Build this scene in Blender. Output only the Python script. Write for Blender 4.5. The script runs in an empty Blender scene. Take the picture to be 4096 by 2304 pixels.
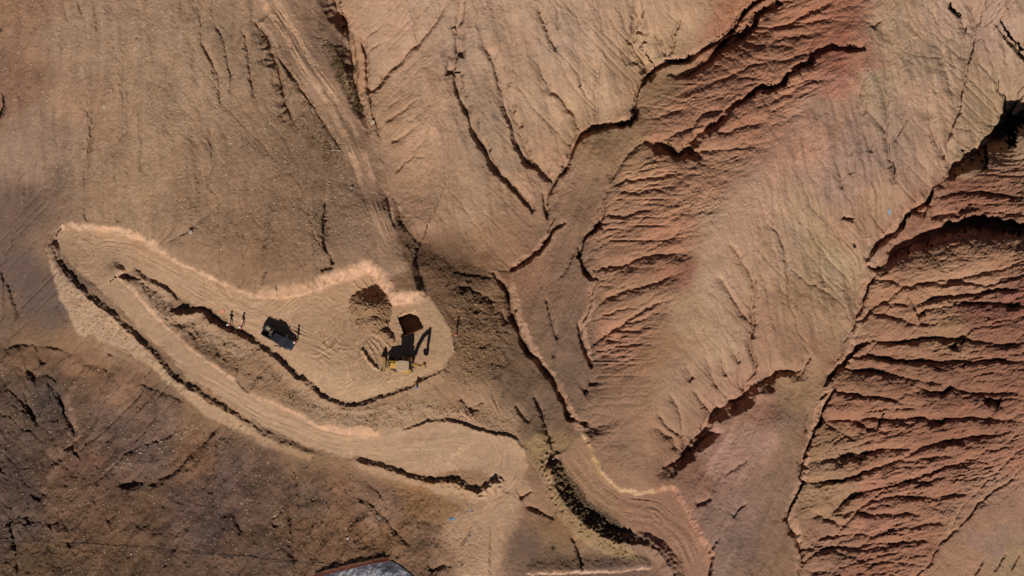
import bpy, bmesh, math, random, time
import numpy as np
from mathutils import Vector, Matrix
R = math.radians
random.seed(7); rng = np.random.default_rng(7)
scene = bpy.context.scene
COL = scene.collection
T0 = time.time()

# ------------------------------------------------------------------ camera, sky, sun, exposure
S = 0.0377            # metres per photograph pixel on the level of the work pad
H = 118.0             # flying height above the pad
CX, CY = 2048.0, 1152.0
cam = bpy.data.cameras.new('camera'); camo = bpy.data.objects.new('camera', cam); COL.objects.link(camo)
camo.location = (0, 0, H); camo.rotation_euler = (0, 0, 0)
cam.sensor_width = 36.0; cam.lens = 36.0 * H / (4096 * S)
cam.clip_start = 0.5; cam.clip_end = 8000
scene.camera = camo
SUN_EL, SUN_AZ = 34.0, 187.0          # azimuth measured clockwise from +Y (the top of the photograph)
world = bpy.data.worlds.new('World'); scene.world = world; world.use_nodes = True
wn = world.node_tree; wn.nodes.clear()
sky = wn.nodes.new('ShaderNodeTexSky'); sky.sky_type = 'NISHITA'; sky.sun_disc = False
sky.sun_elevation = R(SUN_EL); sky.sun_rotation = R(SUN_AZ); sky.altitude = 4200; sky.dust_density = 0.2; sky.air_density = 0.6
bgn = wn.nodes.new('ShaderNodeBackground'); bgn.inputs['Strength'].default_value = 0.05
wo = wn.nodes.new('ShaderNodeOutputWorld')
wn.links.new(sky.outputs[0], bgn.inputs[0]); wn.links.new(bgn.outputs[0], wo.inputs[0])
sd = bpy.data.lights.new('sun', 'SUN'); sd.energy = 5.0; sd.angle = R(0.53); sd.color = (1.0, 0.955, 0.90)
so = bpy.data.objects.new('sun', sd); COL.objects.link(so); so.location = (0, -60, 90)
_dir = Vector((math.sin(R(SUN_AZ)) * math.cos(R(SUN_EL)), math.cos(R(SUN_AZ)) * math.cos(R(SUN_EL)), math.sin(R(SUN_EL))))
so.rotation_euler = _dir.to_track_quat('Z', 'Y').to_euler()
vs = scene.view_settings; vs.view_transform = 'Standard'; vs.look = 'None'; vs.exposure = 0.0; vs.gamma = 1.0
vs.use_curve_mapping = False

# ------------------------------------------------------------------ survey grid
STEP = 3.3
U0, U1, V0, V1 = -300.0, 4396.0, -200.0, 2504.0
us = np.arange(U0, U1 + 1, STEP, dtype=np.float64); vsr = np.arange(V0, V1 + 1, STEP, dtype=np.float64)
NU, NV = len(us), len(vsr)
UU, VV = np.meshgrid(us, vsr)
K53 = 1024.0 / 1932.0
def tile(name, pts):                    # survey sheets A..C x 0..3
    r = 'ABC'.index(name[0]); c = int(name[1])
    return [(c * 1024 + x * K53, r * 768 + y * K53) for x, y in pts]
def sstep(a, b, x):
    t = np.clip((x - a) / (b - a), 0, 1); return t * t * (3 - 2 * t)
def vnoise(x, y, seed=0):               # value noise, smooth, -1..1
    xi = np.floor(x).astype(np.int64); yi = np.floor(y).astype(np.int64)
    fx = x - xi; fy = y - yi
    fx = fx * fx * fx * (fx * (fx * 6 - 15) + 10); fy = fy * fy * fy * (fy * (fy * 6 - 15) + 10)
    tab = np.random.default_rng(1000 + seed).uniform(-1, 1, (256, 256))
    a = tab[yi & 255, xi & 255]; b = tab[yi & 255, (xi + 1) & 255]
    c = tab[(yi + 1) & 255, xi & 255]; d = tab[(yi + 1) & 255, (xi + 1) & 255]
    return (a + (b - a) * fx) * (1 - fy) + (c + (d - c) * fx) * fy
def fbm(x, y, oct=4, seed=0, gain=0.5):
    s = 0; amp = 1; tot = 0
    ca, sa = math.cos(0.6), math.sin(0.6)
    for o in range(oct):
        s = s + amp * vnoise(x, y, seed + o); tot += amp; amp *= gain
        x, y = (ca * x - sa * y) * 2.03 + 17.3, (sa * x + ca * y) * 2.03 + 5.1
    return s / tot
# domain warp used for every traced line, so nothing is ruler straight
WU = 7 * fbm(UU / 90, VV / 90, 3, 11) + 4.5 * fbm(UU / 22, VV / 22, 2, 14) + 2.4 * vnoise(UU / 8, VV / 8, 17)
WV = 7 * fbm(UU / 90, VV / 90, 3, 21) + 4.5 * fbm(UU / 22, VV / 22, 2, 24) + 2.4 * vnoise(UU / 8, VV / 8, 27)
UW, VW = UU + WU, VV + WV

def box(pts, m):
    a = np.array(pts); u0, v0 = a.min(0) - m; u1, v1 = a.max(0) + m
    i0 = max(0, int((u0 - U0) / STEP)); i1 = min(NU, int((u1 - U0) / STEP) + 2)
    j0 = max(0, int((v0 - V0) / STEP)); j1 = min(NV, int((v1 - V0) / STEP) + 2)
    if i1 <= i0 or j1 <= j0: return None
    return slice(j0, j1), slice(i0, i1)
def line_dist(pts, m, warp=True):
    """distance, side (+1 towards the sun side), position 0..1 along the line, arc px"""
    sl = box(pts, m)
    if sl is None: return None
    P = (UW if warp else UU)[sl]; Q = (VW if warp else VV)[sl]
    best = np.full(P.shape, 1e9); side = np.zeros(P.shape); tt = np.zeros(P.shape)
    L = [math.dist(pts[i], pts[i + 1]) for i in range(len(pts) - 1)]; tot = sum(L) or 1; acc = 0
    for i in range(len(pts) - 1):
        (x0, y0), (x1, y1) = pts[i], pts[i + 1]; dx, dy = x1 - x0, y1 - y0; l2 = dx * dx + dy * dy or 1
        t = np.clip(((P - x0) * dx + (Q - y0) * dy) / l2, 0, 1)
        ex = P - x0 - t * dx; ey = Q - y0 - t * dy; d = np.hypot(ex, ey)
        nx, ny = -dy, dx
        if nx * -0.12 + ny * 1 < 0: nx, ny = -nx, -ny
        sg = np.where(ex * nx + ey * ny >= 0, 1.0, -1.0)
        k = d < best
        best = np.where(k, d, best); side = np.where(k, sg, side); tt = np.where(k, acc + t * L[i], tt); acc += L[i]
    return sl, best, side, tt / tot, tt
def poly_sd(pts, m, warp=True):
    """signed distance to a closed outline, negative inside"""
    sl = box(pts, m)
    if sl is None: return None
    P = (UW if warp else UU)[sl]; Q = (VW if warp else VV)[sl]
    best = np.full(P.shape, 1e9); ins = np.zeros(P.shape, bool); n = len(pts)
    for i in range(n):
        (x0, y0), (x1, y1) = pts[i], pts[(i + 1) % n]; dx, dy = x1 - x0, y1 - y0; l2 = dx * dx + dy * dy or 1
        t = np.clip(((P - x0) * dx + (Q - y0) * dy) / l2, 0, 1)
        best = np.minimum(best, np.hypot(P - x0 - t * dx, Q - y0 - t * dy))
        if y0 != y1:
            c = ((y0 > Q) != (y1 > Q)) & (P < (x1 - x0) * (Q - y0) / (y1 - y0) + x0); ins ^= c
    return sl, np.where(ins, -best, best)

# ------------------------------------------------------------------ base relief from ridge and valley lines
LINES = [
 [(3080,-50,7.5),(2800,200,4.6),(2590,300,3.2),(2530,450,2.3),(2370,520,1.6),(2270,590,1),(2200,720,.2),(2185,880,-.8),(2040,1080,-2.2),(2040,1150,-2.8),(2110,1380,-4.2),(2230,1540,-5.2),(2310,1700,-6)],
 [(2530,480,2.6),(2440,760,.8),(2420,830,.3),(2330,1000,-1),(2370,1115,-1.6),(2360,1230,-2.6),(2340,1300,-3.2),(2360,1460,-4.2),(2310,1600,-5.3)],
 [(1340,-20,8),(1400,250,6),(1470,480,4.4),(1560,800,2),(1640,960,.9),(1850,1090,-.3),(2010,1110,-1.8)],
 [(4150,420,6.5),(3900,640,4.5),(3500,1000,1.5),(3480,1080,.8),(3420,1230,-.5),(3400,1330,-1.2),(3280,1560,-3),(3220,1800,-4.5),(3160,2050,-6),(3190,2350,-8)],
 [(3260,1460,-1.6),(3000,1520,-3),(2830,1660,-4.4),(2740,1780,-5.2),(2670,1880,-6),(2660,1960,-6.5)],
 [(3800,-100,14),(3550,60,12.5),(3400,250,11),(3200,480,9.5),(3000,700,8),(2860,900,6.5),(2780,1100,5),(2700,1400,2.5),(2620,1700,-1),(2560,1900,-4)],
 [(3890,60,10.2),(3850,350,8.2),(3790,650,5.6)],
 [(2920,950,6),(3000,1150,3.4),(3010,1350,1.0),(3030,1530,-1.6)],
 [(4150,1000,10),(3800,1080,4.5),(3520,1120,1.5)],
 [(4150,1500,8),(3800,1560,3),(3350,1620,-2)],
 [(4450,1500,9),(4250,1760,6.5),(4050,1880,4.5),(3850,2050,1.6),(3700,2304,-1.6)],
]
PTS = [(3650,300,10.6),(4096,60,12),(4060,520,8.4),(3200,900,5),(3220,1200,2.2),(3120,1440,-.4),(3300,700,7.5),(3600,750,5.6),(3620,560,8),
 (3000,1850,-4.2),(2950,2100,-6),(3100,1700,-3),(2850,2000,-5.8),(3000,2350,-7.5),(4300,700,10),(4300,1200,10),(3500,1900,-1.8),(3550,2200,-3.2),(4150,2304,0),(4450,2100,3),
 (3000,300,7.6),(2800,500,6.4),(2700,800,5.4),(2600,1100,3.2),(2550,1400,.2),(2450,1750,-4.2),
 (0,-50,14),(600,-50,14),(1100,-50,10.6),(1250,300,7.8),(1430,600,4.8),(1530,850,2.8),(1600,1050,1.6),(0,500,8),(600,500,8.5),(1100,500,6.4),(250,900,3.2),(700,1000,3.4),(1100,1080,2.6),(1300,1000,2.8),
 (80,800,3),(100,1200,-3),(200,1300,-3.5),(0,1400,-6),(250,1000,1.6),(-300,900,0),(-300,0,13),(-300,2000,-8),
 (1500,-50,10.6),(1800,-50,12),(2200,-50,12),(2600,-50,10),(1700,500,6.8),(1900,500,6.4),(2200,350,6.4),(2400,300,5.4),(1700,900,2.6),(1950,900,1),(2100,550,3.8),(2000,700,3),(1800,250,9),
 (300,1000,1.6),(330,1150,1),(500,1300,-.3),(800,1550,-2.6),(1100,1720,-4.4),(1500,1830,-5.6),(1900,1850,-6.3),(2080,1850,-6.6),(600,1030,1.2),(800,1150,.6),(1000,1230,.2),(1200,1300,0),(1500,1300,0),(1700,1400,0),(1500,1550,0),(1250,1450,0),(1400,1150,.2),
 (250,1600,-8.4),(320,1740,-9.4),(120,2050,-11.4),(130,2350,-12.4),(0,1700,-8),(0,2100,-11),(500,1700,-7.2),(900,1900,-8),(870,1700,-5.6),(600,2000,-9),(1000,2300,-10.6),(1500,2100,-9.2),(1500,2300,-10.2),(2000,2304,-9.8),(1950,2050,-7.8),(1550,1930,-7.2),
 (2280,1850,-6.8),(2400,1950,-7.2),(2600,2080,-7.8),(2760,2304,-9),(2300,2200,-9.2),(2450,2400,-10),(2250,1400,-3.9),(2150,1250,-3.1),(2400,640,2),(2300,900,0),(1900,1500,-2.5),(1900,1300,-.8),(1850,1300,-.3),(1810,1180,.3),(1810,1400,-.2),(1790,1250,.1),(2100,1600,-5),
 (600,-400,18),(1800,-400,16),(3000,-400,12),(4500,-300,14),(600,2700,-13),(2000,2700,-12),(3200,2700,-9),(4500,2700,0)]
cp = []
for ln in LINES:
    for (a, b) in zip(ln[:-1], ln[1:]):
        n = max(1, int(math.dist(a[:2], b[:2]) / 60))
        for k in range(n): t = k / n; cp.append([a[i] + (b[i] - a[i]) * t for i in range(3)])
    cp.append(list(ln[-1]))
cp += [list(p) for p in PTS]
cp = np.array(cp)
def rbf(cp, X, Y, c=25.0, lam=2.0):
    D = np.sqrt((cp[:, None, 0] - cp[None, :, 0]) ** 2 + (cp[:, None, 1] - cp[None, :, 1]) ** 2 + c * c)
    n = len(cp); A = np.zeros((n + 3, n + 3)); A[:n, :n] = D - lam * np.eye(n)
    A[:n, n] = 1; A[n, :n] = 1; A[:n, n + 1:] = cp[:, :2] / 1000; A[n + 1:, :n] = cp[:, :2].T / 1000
    w = np.linalg.solve(A, np.concatenate([cp[:, 2], [0, 0, 0]]))
    out = w[n] + w[n + 1] * X / 1000 + w[n + 2] * Y / 1000
    for k in range(n): out = out + w[k] * np.sqrt((X - cp[k, 0]) ** 2 + (Y - cp[k, 1]) ** 2 + c * c)
    return out
def upsample(z, cy, cx):                # bilinear resample of a coarse grid to the survey grid
    fy = np.clip(cy, 0, z.shape[0] - 1.001); fx = np.clip(cx, 0, z.shape[1] - 1.001)
    j = fy.astype(int); i = fx.astype(int); b = (fy - j)[:, None]; a = (fx - i)[None, :]
    z0 = z[np.ix_(j, i)]; z1 = z[np.ix_(j, i + 1)]; z2 = z[np.ix_(j + 1, i)]; z3 = z[np.ix_(j + 1, i + 1)]
    return (z0 * (1 - a) + z1 * a) * (1 - b) + (z2 * (1 - a) + z3 * a) * b
def blur(z, n=1):
    for _ in range(n):
        p = np.pad(z, 1, mode='edge')
        z = (p[:-2, 1:-1] + p[2:, 1:-1] + p[1:-1, :-2] + p[1:-1, 2:] + 4 * p[1:-1, 1:-1]) / 8
    return z
cu = np.arange(U0 - 20, U1 + 40, 14.4); cv = np.arange(V0 - 20, V1 + 40, 14.4)
CUU, CVV = np.meshgrid(cu, cv)
zc = rbf(cp, CUU, CVV)
Z = blur(upsample(zc, (vsr - cv[0]) / 14.4, (us - cu[0]) / 14.4), 4)
print('base', time.time() - T0)

# ------------------------------------------------------------------ traced gullies: (sheet, points, depth at start, depth at end, lit side px, shaded side px)
G = []
def g(t, pts, d0, d1=None, wn=26, ws=12):
    d1 = d0 if d1 is None else d1; f = .7 if t in ('C0', 'C1') or (t == 'B0' and len(pts) < 12) else 1.0
    if f < 1: wn *= 1.3; ws *= 1.6
    if t in ('B3', 'C3', 'A3', 'A2', 'B2') and wn >= 34 and max(d0, d1) < 1.6: f = .62
    if t in ('A1', 'A2') and 14 <= wn < 34 and max(d0, d1) < 1.25: f = 1.7; ws *= 1.7
    G.append((tile(t, pts), d0 * f, d1 * f, wn, ws))
g('A1',[(600,0),(630,90),(670,170),(700,260),(715,400),(735,520),(745,620),(790,760),(830,880),(850,980)],2.4,.6,15,60)
g('A1',[(800,250),(830,450),(850,650),(880,850),(930,980),(950,1100)],.5,.3,14,10)
g('A1',[(1440,0),(1360,170),(1220,330),(1080,480),(1000,550),(920,650),(870,690)],.3,.9,40,14)
g('A1',[(820,280),(930,210)],.3,.1,12,6); g('A1',[(850,380),(960,320)],.3,.1,12,6); g('A1',[(970,930),(1110,840),(1200,750)],.3,.1,14,7)
g('A1',[(1000,800),(1100,740)],.2,.1,12,6); g('A1',[(1010,1090),(1120,1030),(1230,940)],.3,.1,14,8); g('A1',[(1050,1310),(1130,1220),(1190,1180),(1300,1180)],.4,.2,10,6)
g('A1',[(1580,0),(1550,160),(1515,210),(1520,420),(1500,560),(1530,720),(1580,860),(1650,1000),(1740,1170),(1800,1290),(1932,1440),(1990,1500),(2040,1560)],.25,.8,26,9)
g('A1',[(1690,250),(1800,500),(1850,680),(1890,860),(1930,950),(1970,1110),(2030,1220),(2130,1290),(2197,1350)],.25,1.5,36,22)
g('A1',[(180,430),(240,540),(310,620),(380,740),(470,870),(560,1000),(680,1190)],.5,.4,12,8)
g('A1',[(0,170),(100,300),(150,480),(200,640),(230,780),(290,900)],.5,.7,14,30)
g('A1',[(60,190),(170,420),(290,640)],.3,.3,12,8)
g('A2',[(190,50),(240,150),(290,290),(340,400)],.3,.4,22,9); g('A2',[(345,60),(350,230)],.15,.2,14,6)
g('A2',[(60,220),(140,320),(190,420),(210,560),(290,680),(350,730),(420,830),(470,880),(490,950),(505,1030)],.2,1.3,34,24)
g('A2',[(930,30),(950,130),(920,330),(940,400),(990,470),(1020,560)],.5,.8,24,36)
g('A2',[(1290,130),(1220,260),(1210,370),(1170,430)],.3,.5,14,10); g('A2',[(1070,250),(1140,370),(1160,430)],.3,.4,14,20)
g('A2',[(650,430),(640,700),(640,860),(625,920)],.15,.3,16,16)
g('A2',[(1900,0),(1790,60),(1720,160),(1680,230),(1600,280),(1530,340),(1400,400),(1330,460),(1170,480),(1080,530),(1030,580),(970,670),(945,720),(910,830)],1.8,1.3,11,9)
g('A2',[(1990,60),(1932,90),(1860,120),(1830,220),(1740,290),(1680,330),(1560,420),(1440,510),(1330,570),(1230,580)],2.6,1.3,24,14)
g('A2',[(1700,250),(1560,370)],1.4,1.4,24,24)
g('A2',[(910,830),(915,890),(900,930),(760,950),(600,990),(540,1030),(480,1100),(440,1190),(420,1270)],1.8,1.3,16,12)
g('A2',[(420,1270),(350,1340),(300,1420),(262,1500),(262,1649)],1.0,.7,12,9)
g('B2',[(380,260),(310,310),(250,400),(200,460),(100,530),(20,590)],1.4,1.3,14,11)
g('B1',[(1800,640),(1870,720),(1905,830),(1930,950),(1990,1090),(2042,1210),(2132,1290),(2222,1420),(2282,1530),(2322,1649),(2352,1709),(2392,1719)],1.2,1.7,13,12)
g('B2',[(235,0),(250,100),(262,200)],.8,.7,10,7)
for a in [([(1932,460),(1780,510),(1620,590),(1500,640),(1380,680),(1300,700),(1190,740)],.8,.2),([(1932,590),(1600,590)],.5,.3),([(1932,240),(1820,270),(1730,300)],.4,.3),
          ([(1932,340),(1740,335)],.9,.5),([(1640,810),(1520,840),(1420,890),(1380,940),(1350,980),(1210,1030),(1120,1070),(1000,1090)],.7,.6),
          ([(1932,920),(1780,950),(1620,1000),(1550,990),(1480,950),(1380,950)],.5,.6),([(1000,1090),(950,1100),(840,1210),(790,1290),(730,1390)],.8,.6),
          ([(1932,1100),(1700,1120),(1500,1140),(1340,1130)],.3,.4),([(1230,1310),(1000,1360),(920,1375),(870,1365),(740,1415)],.5,.6),([(1260,1400),(980,1449)],.4,.3),([(1320,820),(1180,850),(1050,900)],.5,.5)]:
    g('A2',a[0],a[1],a[2],34,13)
g('A2',[(1932,660),(1880,650),(1830,700),(1730,780),(1640,830)],1.9,1.6,14,12)
g('A2',[(1040,1100),(1150,1110),(1250,1180),(1330,1150),(1390,1190)],.9,.9,20,22)
g('A2',[(1640,850),(1560,920),(1400,1020),(1370,1070),(1310,1100)],.7,.8,16,18)
g('A3',[(0,690),(120,640),(150,570),(250,510),(330,490),(350,420),(480,370),(620,375),(690,380)],1.8,.9,17,14)
for a in [([(520,10),(400,60),(280,120),(150,180),(0,230)],.5,.8),([(570,160),(430,150),(220,190),(100,210)],.3,.6),([(460,235),(280,270),(120,280),(0,320)],.3,.6),([(0,330),(100,345),(190,355)],.4,.2),
          ([(350,415),(270,410),(180,455),(0,460)],.5,.6),([(540,590),(400,600),(280,640),(140,720),(0,780)],.3,.8),([(860,150),(800,180),(780,210)],.5,.7),([(300,700),(100,800),(0,860)],.2,.5),([(250,860),(0,950)],.15,.4)]:
    g('A3',a[0],a[1],a[2],34,13)
g('A3',[(1365,0),(1370,60),(1440,110),(1500,260)],.7,.4,16,12); g('A3',[(1360,30),(1400,90),(1440,130)],.8,.8,10,10)
g('A3',[(1480,0),(1540,90),(1560,180),(1550,280),(1530,400),(1490,580),(1460,720),(1440,850),(1380,960),(1350,1060),(1340,1270)],.4,.7,22,12)
g('A3',[(1730,220),(1800,290),(1880,370),(1932,430),(2000,520)],.8,1.4,20,13)
for a in [[(1280,250),(1310,330),(1310,420),(1340,560),(1370,660),(1400,750)],[(870,620),(900,700),(890,850),(900,990)],[(710,970),(760,1080),(775,1160)],[(490,1190),(550,1330),(550,1440)],[(590,1200),(620,1330)],[(1080,850),(1010,980),(930,1100)],[(1700,640),(1780,730),(1800,840)]]:
    g('A3',a,.2,.4,22,13)
g('A3',[(640,620),(740,830),(820,900),(890,1000),(910,1170),(940,1260),(960,1400)],.3,.8,20,26)
g('A3',[(1210,780),(1230,950),(1290,1120),(1340,1260)],.3,.6,18,24)
g('A3',[(2100,800),(1932,900),(1850,950),(1720,1050),(1640,1110),(1500,1200),(1430,1240),(1350,1300),(1300,1370),(1230,1440)],4.2,1.3,30,58)
g('A3',[(1640,1100),(1640,1300)],1.2,.5,14,40)
g('A3',[(1932,700),(1860,790),(1820,860),(1790,920)],.4,.6,12,10)
g('B3',[(1240,0),(1200,80),(1110,120),(1040,200),(1000,270),(940,330),(870,370),(800,440),(760,500)],1.3,1.1,16,18)
g('B3',[(2100,300),(1932,290),(1800,280),(1600,250),(1500,260),(1380,290),(1250,340),(1130,380),(1000,440),(930,510),(850,570)],3.6,1.3,30,40)
for a in [([(1932,150),(1750,190),(1600,230),(1520,245)],.6,.8,13),([(1090,150),(1200,160)],1.2,.8,20),([(1230,210),(1300,180),(1400,170),(1460,205)],1.2,.8,18),([(1510,70),(1510,110),(1450,170)],.9,.7,12),
  ([(1240,50),(1350,20),(1450,5),(1600,10),(1932,50)],.5,.8,13),
  ([(800,650),(870,670),(960,680),(1000,700),(1100,710),(1200,700),(1340,690),(1500,640),(1700,600),(1800,570),(1932,540)],1.0,.6,16),
  ([(1340,690),(1500,690),(1650,710),(1750,690),(1850,650),(1932,610)],.7,.5,13),([(1932,730),(1750,745),(1600,770),(1500,780),(1380,790),(1290,800),(1180,840),(1060,860)],1.1,1.0,15),
  ([(1932,865),(1700,840),(1530,840),(1400,820),(1350,830)],1.0,.8,18),([(1060,870),(1000,850),(870,840),(800,870),(750,930),(690,1000)],.8,.7,12),
  ([(790,925),(880,930),(980,960),(1060,980),(1120,1000),(1250,990)],.7,.6,13),([(1130,940),(1190,910)],1.0,1.0,13),
  ([(1932,1155),(1700,1150),(1560,1130),(1430,1100),(1300,1100),(1150,1110),(1000,1140),(880,1120),(740,1105)],1.0,1.2,17),([(1390,1190),(1430,1120),(1480,1150)],1.2,.9,15),
  ([(650,1230),(800,1240),(950,1270),(1080,1280),(1180,1280),(1350,1290),(1560,1290),(1700,1265),(1932,1280)],1.2,.8,17),([(1180,1280),(1280,1330),(1400,1360)],.6,.4,14),
  ([(560,1330),(700,1350),(850,1370),(960,1380),(1100,1420),(1300,1440)],1.4,.9,24)]:
    g('B3',a[0],a[1],a[2],46,a[3])
g('B3',[(750,540),(770,575),(800,580),(850,570)],.8,.7,8,7); g('B3',[(800,640),(770,700),(740,780),(700,880),(650,950),(640,1040)],1.0,.7,16,9)
g('B3',[(740,1150),(680,1170),(600,1250),(550,1310),(480,1390),(440,1449)],1.3,1.0,12,14)
g('B3',[(570,195),(640,200)],1.0,1.0,10,14); g('B3',[(640,380),(655,420)],.8,.8,8,10); g('B3',[(120,0),(20,260),(70,300),(120,430),(140,550),(150,720),(170,900)],.2,.4,20,10)
g('B3',[(400,480),(410,620),(430,720)],.2,.3,16,8); g('B3',[(330,400),(350,900)],.1,.15,26,26)
g('B3',[(310,1290),(250,1345),(200,1360),(90,1350),(0,1400),(-50,1440),(-150,1490),(-172,1560),(-292,1600),(-372,1640),(-432,1690),(-482,1790),(-492,1830),(-592,1890),(-622,1960),(-652,2020),(-772,2090)],1.5,2.1,16,54)
for a in [([(710,-40),(710,0),(700,100),(690,190)],.5,.6,8),([(690,200),(630,280),(560,350),(530,420),(515,500),(530,590),(590,650),(610,660)],1.2,1.5,11),([(610,660),(600,730),(590,850),(550,950),(530,990)],.5,.6,8),
  ([(500,1010),(520,1120),(550,1200),(580,1300)],1.3,1.4,11)]:
    g('B2',a[0],a[1],a[2],12,a[3])
for a in [([(1060,130),(950,150),(850,190),(700,190)],.4,.8,12),([(1280,290),(1180,360),(1100,390),(1000,450)],.4,.6,13),([(1400,430),(1300,460),(1200,465),(1080,465),(960,500),(860,550),(780,575),(680,570),(620,620)],.9,1.0,36),
  ([(1300,600),(1170,660),(1020,710),(860,750),(720,800),(640,850)],.7,.9,36),([(1150,830),(1000,890),(860,970),(750,1060),(660,1110),(600,1180)],.5,.9,15),([(1000,1060),(850,1050),(780,1040)],.4,.7,16),
  ([(830,1130),(700,1100)],.4,.8,16),([(1000,1140),(800,1190),(660,1240)],.2,.5,12),([(870,1240),(700,1250),(620,1260)],.2,.6,12),([(1010,960),(850,990)],.2,.4,12),([(900,720),(720,715),(640,710)],.3,.5,10),([(810,0),(900,8),(1050,0)],.6,.6,10),([(580,1440),(660,1430)],.8,.6,14)]:
    g('B2',a[0],a[1],a[2],36,a[3])
g('B2',[(1620,330),(1680,440),(1740,540),(1810,620),(1830,720),(1810,880),(1830,1000),(1800,1100),(1810,1200),(1840,1300),(1840,1430)],.3,.8,16,22)
g('B2',[(480,440),(430,540),(380,640),(330,670)],.5,.3,14,8); g('B2',[(250,780),(290,940),(330,1060),(340,1130)],.5,.7,14,10); g('B2',[(330,180),(260,310)],.4,.4,10,8)
for a in [[(1450,1230),(1500,1350),(1520,1449),(1560,1500)],[(1320,1310),(1370,1430)],[(1570,1220),(1620,1400)],[(1660,1150),(1720,1300)],[(1540,600),(1600,700),(1700,860),(1780,980)]]: g('B2',a,.3,.6,18,16)
for a in [([(1180,60),(1250,170),(1280,300),(1290,420)],.3,.6,12),([(1370,30),(1430,130),(1500,220)],.4,.8,15),([(1090,340),(1150,380),(1210,410),(1240,500)],.6,.9,20),([(1080,230),(1140,270),(1180,340),(1270,380)],.4,.6,12),
  ([(170,110),(210,190),(250,280),(280,380),(300,470)],1.1,1.0,14),([(20,160),(80,230),(140,300)],.6,.5,12),([(100,920),(200,960),(320,1030)],.6,.6,10),([(60,860),(150,810)],.5,.4,8),([(450,1150),(490,1230),(520,1320),(540,1400)],.6,.9,10),
  ([(580,30),(540,60)],.8,.7,10),([(570,280),(545,320)],.8,.7,8),([(1510,860),(1450,900),(1380,920)],.7,.5,12),([(1770,900),(1700,960),(1660,1020)],.3,.3,8),([(1560,1150),(1500,1260)],.3,.3,12),([(1310,520),(1500,380),(1580,370)],.8,.4,12),([(1800,560),(1600,700)],.25,.2,10)]:
    g('C2',a[0],a[1],a[2],18,a[3])
for a in [([(500,55),(600,70),(720,100),(900,110),(960,130),(1100,160)],1.1,.6,16),([(1100,0),(1200,55),(1330,70),(1380,30),(1500,65),(1700,75),(1932,65)],1.2,1.0,24),([(1630,140),(1680,110),(1750,150)],1.3,1.0,18),
  ([(600,260),(750,210),(960,185),(1200,190)],.4,.4,12),([(400,290),(550,275),(700,265),(830,265),(950,275),(1050,260),(1180,260),(1300,280),(1400,265),(1500,250),(1700,265),(1932,290)],1.5,.7,26),
  ([(420,300),(560,370),(700,430)],.6,.4,12),([(640,270),(760,340),(830,350),(930,390)],.7,.5,14),([(1000,280),(1100,330)],.5,.3,10),
  ([(270,600),(400,580),(540,560),(600,520),(700,520),(850,500),(1000,500),(1150,480),(1300,440),(1500,410),(1700,385),(1932,340)],1.2,.7,28),([(540,570),(620,530),(730,580)],1.2,1.0,18),
  ([(260,750),(400,745),(560,735),(680,690),(830,625),(1000,590),(1200,560),(1500,520)],1.1,.4,17),([(850,650),(1000,630),(1180,620)],.6,.3,12),
  ([(400,1000),(500,960),(600,870),(720,815),(860,785),(1000,750),(1150,700),(1300,650),(1500,590),(1640,540),(1680,550)],1.3,.4,20),([(1080,735),(1200,740),(1350,690)],.5,.3,12),
  ([(480,1000),(640,960),(730,920),(780,885),(900,860),(1030,850),(1150,850),(1230,855),(1500,840),(1600,820)],1.0,.4,17),([(300,1020),(380,990),(560,1060),(660,1090),(800,1100)],1.1,.3,18),
  ([(640,960),(760,980),(880,980),(1000,990),(1170,980)],1.0,.5,20),([(700,950),(850,920),(1000,920)],.5,.3,10),([(270,1215),(370,1180),(470,1150),(640,1140),(800,1140),(930,1110),(1100,1080),(1300,1030),(1450,1000)],1.1,.3,20),
  ([(270,1250),(400,1245),(520,1225),(680,1240),(800,1200),(1000,1210),(1160,1190),(1290,1190)],1.1,.4,20),([(440,1240),(600,1290),(800,1330)],.6,.3,12),([(280,1400),(500,1430),(800,1449)],.4,.3,16)]:
    g('C3',a[0],a[1],a[2],40,a[3])
g('C3',[(500,0),(500,50),(440,130),(400,220),(400,280),(350,350),(290,500),(250,600),(240,700),(265,750),(200,880),(160,950),(150,1030),(180,1110),(215,1140),(240,1220),(250,1300),(240,1449),(225,1600)],.9,1.0,20,9)
g('C3',[(450,60),(390,110)],.8,.8,8,8); g('C3',[(300,200),(275,270),(290,370)],.4,.5,8,7); g('C3',[(870,220),(850,250)],.8,.8,6,8); g('C3',[(840,270),(830,350)],.7,.7,6,6)
g('C3',[(1160,1440),(1220,1350),(1300,1200),(1450,1070),(1600,900),(1700,810),(1840,720),(1932,620)],.25,.25,10,8)
for a in [[(1630,1310),(1560,1440)],[(1800,1260),(1700,1420)],[(1900,1270),(1830,1400)]]: g('C3',a,.3,.3,14,10)
for a in [([(580,0),(620,130),(650,230),(650,330)],.25,.15),([(700,0),(720,120),(740,250)],.15,.25),([(490,30),(510,240),(550,340)],.1,.12),([(1620,150),(1700,330),(1745,600),(1745,760)],.3,.3),([(1840,200),(1870,350),(1900,600),(1925,750)],.4,.3),
  ([(590,720),(690,900),(680,1100),(640,1300),(630,1440)],.15,.25),([(700,880),(690,1040),(660,1250)],.2,.2),([(1060,700),(1055,1000),(1065,1250),(1120,1340)],.15,.2),([(810,1180),(740,1380)],.15,.15),([(980,1230),(950,1420)],.15,.15),([(1590,960),(1600,1240),(1560,1420)],.25,.2)]:
    g('A0',a[0],a[1],a[2],16,12)
g('A0',[(1480,20),(1520,150),(1530,320),(1580,430),(1640,540),(1665,650),(1660,840)],.4,.4,16,16); g('A0',[(-40,900),(0,870),(40,800),(30,700)],1.0,.5,10,12)
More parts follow.
